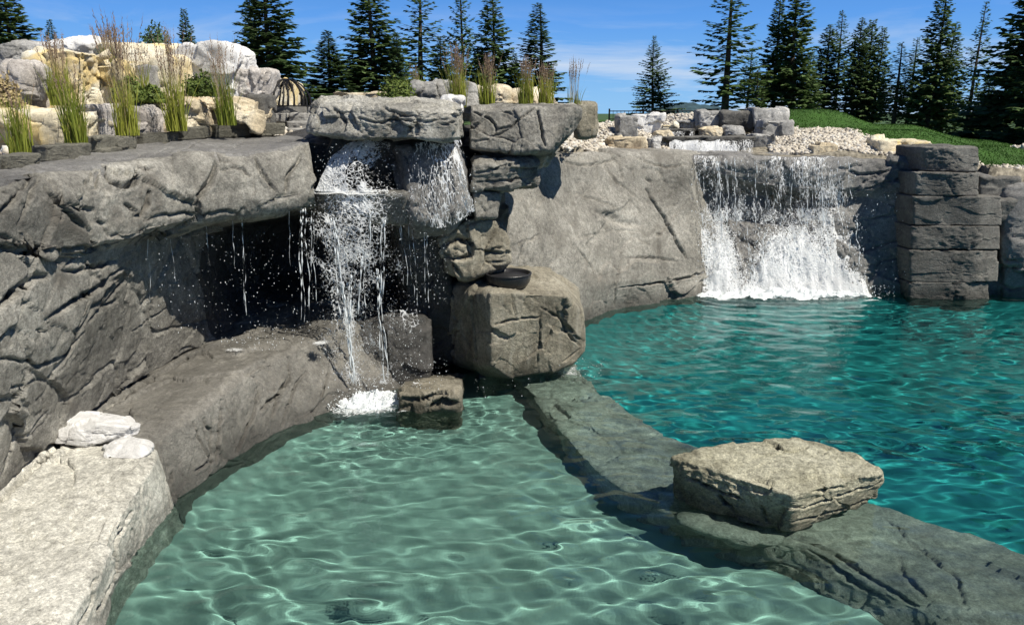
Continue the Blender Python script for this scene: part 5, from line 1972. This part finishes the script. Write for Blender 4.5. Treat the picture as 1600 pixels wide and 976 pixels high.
TR = [
    ('dense', 0, 22, -40, 110, 110, 26, 'dense dark conifer filling the top left corner'),
    ('spruce', 0, 86, 32, 110, 34, 34, 'small conifer tip between the brown plumes at the upper left'),
    ('spruce', 1, 300, 16, 110, 48, 30, 'small conifer peeping over the largest white boulder'),
    ('dense', 1, 426, -62, 160, 112, 24, 'big dark conifer rising behind the black dome'),
    ('dense', 0, 398, -20, 160, 70, 27, 'slimmer dark conifer standing just left of the big one behind the dome'),
    ('dense', 1, 516, 50, 170, 84, 26, 'short bushy conifer right of the black dome'),
    ('dense', 0, 552, 88, 170, 62, 28, 'low dark conifer between the bushy one and the tall trees'),
    ('spruce', 0, 590, -50, 170, 92, 28, 'tall conifer at the left end of the group behind the cap slab'),
    ('larch', 0, 657, -42, 170, 84, 31, 'airy tall conifer second in the group behind the cap slab'),
    ('dense', 1, 622, 52, 170, 62, 27, 'dark mid height conifer between the first two tall ones'),
    ('dense', 0, 692, 58, 170, 60, 27, 'dark mid height conifer behind the tall brown grass'),
    ('larch', 1, 726, -45, 170, 64, 33, 'thin airy conifer in the middle of the group behind the cap slab'),
    ('spruce', 1, 771, -12, 170, 62, 28, 'straight dense conifer fourth in the group above the broad slab'),
    ('dense', 1, 748, 74, 170, 56, 29, 'dark low conifer filling the gap beside the straight dense one'),
    ('spruce', 0, 841, 8, 170, 72, 28, 'rightmost conifer of the group above the broad slab'),
    ('dense', 0, 806, 84, 170, 46, 30, 'short dark conifer left of the rightmost one above the broad slab'),
    ('fir', 0, 1021, 57, 176, 74, 32, 'neat cone shaped conifer standing alone on the skyline'),
    ('larch', 0, 1132, -42, 178, 88, 30, 'tall airy conifer at the left end of the right hand row'),
    ('larch', 1, 1166, 76, 178, 46, 31, 'short light green conifer right of the tall airy one'),
    ('larch', 0, 1182, 108, 180, 34, 29, 'lowest young conifer beside the tall airy one'),
    ('spruce', 1, 1207, -6, 180, 60, 32, 'tall conifer leaning close to its taller neighbour'),
    ('spruce', 0, 1236, -28, 180, 74, 31, 'tall dark conifer with a broad crown above the pale topped block'),
    ('dense', 0, 1258, 82, 182, 50, 33, 'short dark conifer right of the broad crowned one'),
    ('column', 0, 1284, 40, 182, 48, 34, 'slim dark conifer in the middle of the right hand row'),
    ('larch', 1, 1304, 18, 182, 44, 38, 'greyish slender conifer behind the slim dark one'),
    ('column', 1, 1331, 30, 184, 42, 33, 'slim conifer with yellow green boughs'),
    ('column', 0, 1348, 32, 186, 36, 34, 'narrow conifer close behind the yellow green one'),
    ('spruce', 1, 1362, 44, 188, 46, 33, 'conifer at the right of the slim trio'),
    ('larch', 0, 1396, 68, 190, 62, 31, 'loose branched grey green conifer before the wide gap'),
    ('larch', 1, 1416, 60, 192, 54, 32, 'loose branched conifer with its twin at the left'),
    ('spruce', 0, 1447, -24, 194, 74, 30, 'tall layered conifer with clearly stepped branches'),
    ('spruce', 1, 1472, 38, 196, 50, 31, 'mid height conifer just right of the stepped one'),
    ('larch', 0, 1509, 4, 200, 66, 29, 'airy upright conifer standing apart near the right edge'),
    ('dense', 1, 1536, 118, 212, 60, 28, 'low dark conifer at the foot of the airy upright one'),
    ('dense', 0, 1588, -120, 225, 150, 24, 'huge nearly black conifer cut off by the right edge'),
    ('dense', 1, 1640, -90, 235, 120, 22, 'dark conifer mostly outside the right edge'),
]
for i, (kn, v_, px, yt, yb, wpx, Y, lab) in enumerate(TR):
    t = tree(kn, (i + v_) % 3, px, yt, yb, wpx * (1 + .14 * math.sin(i * 2.7)), Y, lab, rot=i * 1.7)
    t.rotation_euler[0] = R(1.3 * math.sin(i * 1.9))
    t.rotation_euler[1] = R(1.3 * math.cos(i * 3.1))


# ================================================================== FALLING WATER
def flow_sheet(name, rows, mat, dens, parent=None, res=.03, amp=.02, seed=1, **props):
    """rows: control lines from the lip downwards, each a list of points across; dens: same shape"""
    C = np.array(rows, float)
    G = loft_grid(C, res, .7, .5)
    Dn = np.array(dens, float)
    m, n = G.shape[:2]
    d2 = np.empty((m, n))
    yi = np.linspace(0, Dn.shape[0] - 1, m)
    xi = np.linspace(0, Dn.shape[1] - 1, n)
    tmp = np.array([np.interp(xi, np.arange(Dn.shape[1]), r_) for r_ in Dn])
    for j in range(n):
        d2[:, j] = np.interp(yi, np.arange(Dn.shape[0]), tmp[:, j])
    Nn = grid_normals(G)
    P_ = G.reshape(-1, 3)
    v = np.concatenate([[0], np.cumsum(np.linalg.norm(np.diff(G[:, n // 2], axis=0), axis=1))])
    u = np.concatenate([[0], np.cumsum(np.linalg.norm(np.diff(G[m // 3], axis=0), axis=1))])
    U, Vv = np.meshgrid(u, v)
    Q = np.stack([U.ravel() * 9 + seed * 7, Vv.ravel() * 2.5, U.ravel() * 0 + seed], 1)
    h = amp * fbm(Q, seed, 3)
    P_ = P_ + Nn.reshape(-1, 3) * h[:, None]
    F = quads(m, n)
    o = mesh_obj(name, P_, F, mat, parent, **props)
    me = o.data
    uvl = me.uv_layers.new(name='flow')
    li = np.empty(len(me.loops), dtype=np.int32)
    me.loops.foreach_get('vertex_index', li)
    uv = np.stack([U.ravel() + seed * 3.1, Vv.ravel() + seed * 1.7], 1)[li]
    uvl.data.foreach_set('uv', uv.astype(np.float32).ravel())
    at = me.attributes.new('cover', 'FLOAT', 'POINT')
    at.data.foreach_set('value', d2.ravel().astype(np.float32))
    return o


def strand_acc(ac, p0, p1, w, rg_, sag=0.0, wob=.012, taper=.5, n=None):
    """one thread of falling water: beads and necks along a slightly wandering line"""
    p0, p1 = np.array(p0), np.array(p1)
    L_ = np.linalg.norm(p1 - p0)
    n = n or max(6, int(L_ / .025))
    t_ = np.linspace(0, 1, n)
    path = p0 + (p1 - p0) * t_[:, None]
    if sag:
        path[:, 2] = p0[2] + (p1[2] - p0[2]) * t_ ** 1.7
    k1, k2 = rg_.uniform(0, 99, 2)
    q = np.stack([t_ * L_ * 5 + k1, t_ * 0 + k2, t_ * 0], 1)
    path[:, 0] += wob * fbm(q, 3, 3) * (.3 + t_)
    path[:, 1] += wob * fbm(q + 31, 5, 2) * (.3 + t_)
    r_ = w * np.clip(.40 + 1.1 * fbm(q * 4.1 + 7, 9, 3), .02, 1.6) * (1 - taper * t_ * .5)
    r_[0] *= .3
    r_[-1] *= .2
    ac.add(*tube(path, r_, 4))


def drops(ac, pos, size, rg_, stretch=1.6):
    D = np.array([(1, 0, 0), (0, 1, 0), (-1, 0, 0), (0, -1, 0), (0, 0, 1), (0, 0, -1)], float)
    Fq = np.array([(0, 1, 4), (1, 2, 4), (2, 3, 4), (3, 0, 4), (1, 0, 5), (2, 1, 5), (3, 2, 5), (0, 3, 5)])
    n = len(pos)
    s = size * (.4 + rg_.random(n) ** 3 * 1.6)
    V = D[None] * s[:, None, None] * np.array([1, 1, stretch]) * rg_.uniform(.7, 1.4, (n, 6, 1)) + pos[:, None, :]
    F = (Fq[None] + (np.arange(n) * 6)[:, None, None]).reshape(-1, 3)
    return V.reshape(-1, 3), F


rg2 = np.random.default_rng(21)

# ---- left falls
t = thing('waterfall', tuple(P(560, 223, 8.8)), 'left waterfall spilling from under the cap slab past the dark grotto', 'waterfall')
t.location = (0, 0, 0)
# dome shaped first drop
for s_, off in ((1, 0), (2, .05)):
    flow_sheet('upper_sheet', [[P(538, 224, 8.85 + off), P(565, 221, 8.8 + off), P(590, 221, 8.8 + off), P(612, 224, 8.85 + off)],
                               [P(520, 242, 8.7 + off), P(550, 236, 8.62 + off), P(585, 236, 8.62 + off), P(615, 240, 8.7 + off)],
                               [P(506, 272, 8.58 + off), P(540, 268, 8.48 + off), P(580, 268, 8.48 + off), P(618, 270, 8.6 + off)],
                               [P(494, 299, 8.5 + off), P(540, 300, 8.42 + off), P(585, 300, 8.42 + off), P(622, 298, 8.55 + off)]], M_LACE,
               [[.5, .7, .6, .1], [.42, .48, .34, -.05], [.38, .36, .22, -.08], [.5, .5, .36, -.05]], t, amp=.03, seed=s_)
flow_sheet('step_sheet', [[P(490, 297, 8.6), P(540, 297, 8.5), P(590, 297, 8.5), P(640, 297, 8.6)], [P(486, 303, 8.48), P(540, 304, 8.38), P(590, 304, 8.38), P(640, 302, 8.42)]], M_LACE, [[.45, .6, .6, .1], [.35, .5, .45, .1]], t, amp=.01, seed=3)
for s_, off in ((4, 0), (5, .06), (8, .12)):
    flow_sheet('middle_sheet', [[P(x, 304, 8.42 + off) for x in (468, 500, 535, 575, 618, 645)],
                                [P(x, 350, 8.36 + off) for x in (470, 506, 538, 575, 608, 640)],
                                [P(x, 405, 8.36 + off) for x in (474, 512, 542, 572, 602, 632)],
                                [P(x, 480, 8.38 + off) for x in (478, 520, 545, 572, 598, 625)],
                                [P(x, 600, 8.40 + off) for x in (500, 530, 552, 572, 600, 622)]], M_LACE,
               [[-.1, .12, .36, .34, .12, .0], [.0, .12, .32, .22, .08, .0], [-.04, .08, .24, .16, .04, .0], [-.12, .0, .16, .08, .0, -.04], [-.1, .05, .22, .04, .0, -.05]], t, amp=.035, seed=s_)
flow_sheet('splash_sheet', [[P(x, 484, 8.62) for x in (560, 600, 640, 672)], [P(x, 520, 8.55) for x in (556, 600, 640, 678)], [P(x, 600, 8.5) for x in (556, 600, 640, 678)]], M_LACE, [[.0, .1, .1, .0], [-.12, -.05, .0, .02], [.0, .08, .0, .0]], t, amp=.02, seed=9)
# over the rounded rock
flow_sheet('right_sheet', [[P(640, 226, 8.85), P(668, 223, 8.75), P(690, 222, 8.7), P(712, 224, 8.75)],
                           [P(638, 258, 8.5), P(668, 252, 8.46), P(698, 250, 8.5), P(722, 254, 8.6)],
                           [P(640, 310, 8.38), P(672, 310, 8.36), P(706, 305, 8.45), P(732, 300, 8.55)],
                           [P(655, 352, 8.40), P(684, 356, 8.42), P(708, 352, 8.48), P(742, 330, 8.58)]], M_FLOW,
           [[.12, .28, .5, .5], [.12, .24, .42, .3], [.2, .28, .34, .26], [.15, .26, .32, .42]], t, amp=.02, seed=6)
flow_sheet('ribbon_sheet', [[P(707, 219, 8.42), P(714, 219, 8.4), P(720, 219, 8.42)], [P(712, 250, 8.36), P(722, 250, 8.34), P(729, 250, 8.36)], [P(718, 295, 8.38), P(729, 295, 8.36), P(736, 293, 8.4)], [P(722, 332, 8.42), P(736, 332, 8.4), P(744, 328, 8.45)]], M_FLOW,
           [[.1, .38, .05], [.05, .32, .0], [.05, .25, .05], [.1, .4, .15]], t, amp=.008, seed=7)
ac = Acc()
# long threads into the pool
for (xa, ya, xb, yb, w, k) in [(476, 325, 480, 498, .011, 3), (491, 330, 492, 470, .006, 2), (378, 340, 386, 492, .006, 2), (532, 440, 553, 602, .010, 5), (548, 430, 548, 560, .009, 3), (572, 400, 568, 500, .009, 3), (588, 420, 600, 600, .009, 4), (520, 340, 536, 500, .010, 3), (598, 340, 596, 470, .008, 3),
                          (232, 368, 236, 470, .003, 1), (262, 362, 270, 440, .003, 1), (322, 350, 330, 430, .003, 1), (362, 345, 366, 420, .003, 1), (452, 330, 456, 420, .004, 1), (640, 350, 648, 480, .005, 2), (668, 352, 674, 470, .005, 2), (622, 320, 640, 460, .005, 2), (558, 300, 590, 350, .01, 2), (585, 330, 575, 400, .01, 2)]:
    for q in range(k):
        jx = rg2.normal(0, 3.0 if k > 1 else 1)
        Ya = 8.34 if xa > 440 else (7.35 + (xa - 230) * .0048)
        if xa > 610:
            Ya = 8.7
        strand_acc(ac, P(xa + jx, ya, Ya), P(xb + jx * 1.3 + rg2.normal(0, 1.5), yb + rg2.uniform(-15, 5), Ya - .02), w * rg2.uniform(.6, 1.1), rg2, sag=1, wob=.016)
V, F = ac.out()
mesh_obj('water_threads', V, F, M_FOAM, t, kind='stuff')
# droplets
pos = []
for (x0, x1, y0, y1, Y, n) in [(228, 480, 365, 520, None, 420), (480, 640, 310, 500, 8.35, 500), (500, 660, 480, 625, 8.3, 700), (640, 700, 340, 480, 8.5, 240), (390, 520, 505, 560, 8.35, 120), (490, 625, 225, 310, 8.4, 260), (640, 745, 240, 345, 8.35, 240), (740, 830, 590, 625, 8.6, 60), (620, 700, 560, 610, 8.1, 120), (340, 440, 525, 548, 8.1, 120), (840, 950, 560, 600, 9.2, 120)]:
    for _ in range(n):
        x, y = rg2.uniform(x0, x1), rg2.uniform(y0, y1)
        YY = Y if Y else 7.3 + (x - 228) * .0045
        pos.append(P(x, y, YY + rg2.normal(0, .12)))
V, F = drops(ac, np.array(pos), .0030, rg2)
o = mesh_obj('droplets', V, F, M_FOAM, t, smooth=False, kind='stuff')

pos = []
for cx_, cy_, rx_, ry_, n_ in [(Zp(570, 634, 0)[0], Zp(570, 634, 0)[1], .5, .3, 1100), (P(498, 522, 8.45)[0], 8.45, .22, .15, 0)]:
    for _ in range(n_):
        a_, q_ = rg2.uniform(0, 6.28), rg2.random() ** .5
        pos.append((cx_ + rx_ * q_ * math.cos(a_), cy_ + ry_ * q_ * math.sin(a_), abs(rg2.normal(.05, .12 * (1.15 - q_)))))
V, F = drops(ac, np.array(pos), .0055, rg2, 1.0)
mesh_obj('spray', V, F, M_FOAM, t, smooth=False, kind='stuff')

# ---- foam where the water lands
def foam_mound(name, label, cx, cy, rx, ry, hgt, seed, parent=None, z0=0.0, dens=.35, thr=0.0, rot=0.0):
    m = 90
    u = np.linspace(-1, 1, m)
    U, Vv = np.meshgrid(u, u, indexing='ij')
    r = np.hypot(U, Vv)
    X_ = cx + (U * rx) * math.cos(rot) - (Vv * ry) * math.sin(rot)
    Y_ = cy + (U * rx) * math.sin(rot) + (Vv * ry) * math.cos(rot)
    q = np.stack([X_, Y_, X_ * 0 + seed], -1).reshape(-1, 3)
    nz = fbm(q * 13, seed, 4, .7).reshape(X_.shape)
    base_ = np.clip(1 - r ** 1.6, 0, 1)
    Zz = z0 + hgt * base_ ** .7 * (.55 + .55 * nz) + .012
    keep = (base_ + .35 * fbm(q * 4.3, seed + 3, 4).reshape(X_.shape)) > .12 + thr
    F = quads(m, m)
    k = keep.ravel()[F].all(1)
    o = mesh_obj(name, np.stack([X_, Y_, Zz], -1).reshape(-1, 3), F[k], M_FOAM, parent, kind='stuff')
    if label:
        tag(o, label, 'foam')
    return o


def foam_film(name, label, cx, cy, rx, ry, seed, z0=.012, d0=.75, rot=0.0, mat=None):
    """thin lacework of bubbles on the surface, thinning outwards"""
    m = 60
    u = np.linspace(-1, 1, m)
    U, Vv = np.meshgrid(u, u, indexing='ij')
    r = np.hypot(U, Vv)
    X_ = cx + (U * rx) * math.cos(rot) - (Vv * ry) * math.sin(rot)
    Y_ = cy + (U * rx) * math.sin(rot) + (Vv * ry) * math.cos(rot)
    o = mesh_obj(name, np.stack([X_, Y_, X_ * 0 + z0], -1).reshape(-1, 3), quads(m, m), mat or M_LACE, None, kind='stuff')
    me = o.data
    uvl = me.uv_layers.new(name='flow')
    li = np.empty(len(me.loops), dtype=np.int32)
    me.loops.foreach_get('vertex_index', li)
    uvl.data.foreach_set('uv', np.stack([X_.ravel(), Y_.ravel() * 1.5], 1)[li].astype(np.float32).ravel())
    at = me.attributes.new('cover', 'FLOAT', 'POINT')
    at.data.foreach_set('value', (d0 - (d0 + .7) * r.ravel() ** 1.3).astype(np.float32))
    tag(o, label, 'foam')
    return o


c = Zp(570, 632, 0)
foam_mound('foam', 'bright white foam heap where the left fall hits the pool', c[0], c[1] + .10, .50, .32, .11, 3)
foam_film('foam', 'thin foam spreading from the bright heap below the left fall', c[0] + .05, c[1] - .16, .85, .42, 4, d0=.7)
c = P(498, 522, 8.3)
foam_film('foam', 'small white splash on the dark shelf under the long water threads', c[0], c[1], .22, .2, 5, z0=.72, d0=.6)
c = Zp(370, 545, .68)
foam_film('foam', 'thin shining splash on the shelf below the thin drips', c[0], c[1], .50, .22, 6, z0=.675, d0=.45, rot=.15)
c = Zp(650, 602, .24)
foam_film('foam', 'thin white splash on top of the small flat brown rock', c[0], c[1], .34, .22, 7, z0=.27, d0=.45)
c = Zp(885, 580, 0)
foam_film('foam', 'foam patch on the pool beside the huge brown boulder', c[0], c[1], .55, .45, 8, d0=.38)

# ---- wide waterfall
t = thing('waterfall', (0, 0, 0), 'wide white waterfall tumbling down the stained wall into the deep pool', 'waterfall')
lipx = [1085, 1120, 1180, 1240, 1290, 1335]
for s_, off in ((11, 0.0), (12, .10)):
    rows = [[P(x, 243 + (x - 1085) * .012, 14.42 + off) for x in lipx],
            [P(x, 262, 14.27 + off) for x in lipx],
            [P(x + 3, 300, 14.22 + off) for x in lipx],
            [P(x + 6, 345, 14.18 + off) for x in lipx]]
    d = [[.22, .18, .06, .22, .36, .08], [.12, .08, -.08, .12, .34, .05], [.1, .12, -.02, .08, .34, .05], [.26, .28, .16, .24, .38, .05]]
    flow_sheet('upper_curtain', rows, M_FLOW, d, t, amp=.03, seed=s_)
bx = [1090, 1118, 1145, 1175, 1215, 1260, 1306, 1345]
for s_, off in ((13, 0.0), (14, .07), (15, .14)):
    rows = [[P(x + 2, 325, 14.55 - off) for x in bx],
            [P(x + 4, 365, 14.30 - off) for x in bx],
            [P(x + 6, 410, 14.05 - off) for x in bx],
            [P(x + 8, 440, 13.92 - off) for x in bx],
            [P(x + 12 + (x - 1220) * .04, 463, 13.80 - off) for x in bx]]
    d = [[.15, .15, -.1, .05, .08, .15, .36, .05], [.30, .30, -.2, .22, .28, .26, .50, .0], [.36, .44, -.2, .46, .52, .50, .66, .05], [.45, .55, .25, .78, .82, .80, .85, .3], [.6, .7, .6, .95, 1.0, .95, .9, .5]]
    flow_sheet('lower_cascade', rows, M_LACE, d, t, amp=.04, seed=s_)
ac = Acc()
for k in range(40):
    x = rg2.uniform(1088, 1330)
    if 1150 < x < 1235 and rg2.random() < .5:
        continue
    y0 = 244 + rg2.uniform(0, 10)
    y1 = rg2.uniform(290, 380)
    strand_acc(ac, P(x, y0, 14.25), P(x + rg2.normal(2, 2), y1, 14.12 + rg2.normal(0, .05)), rg2.uniform(.003, .008), rg2, sag=0, wob=.025)
for k in range(40):
    x = rg2.uniform(1095, 1345)
    if 1135 < x < 1160:
        continue
    y0 = rg2.uniform(330, 400)
    strand_acc(ac, P(x, y0, 14.05), P(x + rg2.normal(6, 5), min(462, y0 + rg2.uniform(40, 110)), 13.75), rg2.uniform(.005, .011), rg2, sag=0, wob=.035)
V, F = ac.out()
mesh_obj('water_threads', V, F, M_FOAM, t, kind='stuff')
pos = []
for (x0, x1, y0, y1, n) in [(1080, 1340, 250, 340, 500), (1085, 1350, 335, 460, 1800), (1100, 1400, 445, 466, 900), (1330, 1420, 300, 450, 160)]:
    for _ in range(n):
        x, y = rg2.uniform(x0, x1), rg2.uniform(y0, y1)
        pos.append(P(x, y, 14.0 - .35 * max(0, (y - 330) / 130) + rg2.normal(0, .12)))
V, F = drops(ac, np.array(pos), .0055, rg2)
mesh_obj('droplets', V, F, M_FOAM, t, smooth=False, kind='stuff')
c0, c1 = Zp(1105, 464, 0), Zp(1395, 462, 0)
foam_mound('foam', 'long white foam line at the foot of the wide waterfall', (c0[0] + c1[0]) / 2 - .25, 13.62, 1.75, .34, .14, 9)
foam_film('foam', 'thin foam drifting out from the foot of the wide waterfall', (c0[0] + c1[0]) / 2 + .1, 13.55, 2.1, .55, 10, d0=.55)

# ---- small cascades of the upper stream
M_STREAM = simple_mat('dark_stream_water', (.04, .05, .055), .08, .3, 6, spec=.6, bump=.4, bscale=18)
t = thing('waterfall', (0, 0, 0), 'low white cascade of the stream just above the wide waterfall', 'waterfall')
cx = [1046, 1080, 1115, 1150, 1178]
slab_pts = [P(x, y, Y_) for x, y, Y_ in ((1040, 216, 15.9), (1178, 216, 15.7))]
for s_, off in ((21, 0), (22, .05)):
    flow_sheet('cascade_sheet', [[P(x, 218, 15.55 + off) for x in cx], [P(x, 224, 15.35 + off) for x in cx], [P(x, 242, 15.25 + off) for x in cx]], M_FLOW, [[.2, .3, .35, .3, .1], [.45, .5, .55, .45, .2], [.5, .6, .6, .5, .2]], t, amp=.03, seed=s_)
V = [P(1050, 242, 14.7), P(1200, 242.5, 14.65), P(1190, 240, 15.3), P(1050, 240, 15.4)]
V = [tuple(v) for v in V]
mesh_obj('stream_surface', V, [(0, 1, 2, 3)], M_STREAM, t)
block(t, 1036, 1182, 214.5, 219, 15.45, .9, 131, M_PILLAR, name='ledge_stone', rnd=30, sub=5, chip=.03)
block(t, 1046, 1180, 220, 246, 15.7, .6, 132, M_CAVE, name='backing_rock', rnd=30, sub=5, chip=.04)
t = thing('waterfall', (0, 0, 0), 'smallest and highest cascade of the stream behind the yellow stone', 'waterfall')
cx = [1018, 1040, 1062, 1084]
flow_sheet('cascade_sheet', [[P(x, 204, 16.6) for x in cx], [P(x, 207, 16.45) for x in cx], [P(x, 216, 16.4) for x in cx]], M_FLOW, [[.1, .2, .2, .1], [.3, .35, .35, .2], [.3, .35, .3, .2]], t, amp=.02, seed=24)
block(t, 1012, 1088, 202, 205, 16.5, .6, 133, M_PILLAR, name='ledge_stone', rnd=30, sub=5, chip=.02)
block(t, 1016, 1086, 205.5, 219, 16.7, .5, 134, M_CAVE, name='backing_rock', rnd=30, sub=5, chip=.03)
V = [tuple(v) for v in (P(1012, 216, 16.4), P(1180, 216, 16.4), P(1185, 217.5, 15.6), P(1030, 217.5, 15.6))]
mesh_obj('stream_surface', V, [(0, 1, 2, 3)], M_STREAM, t)
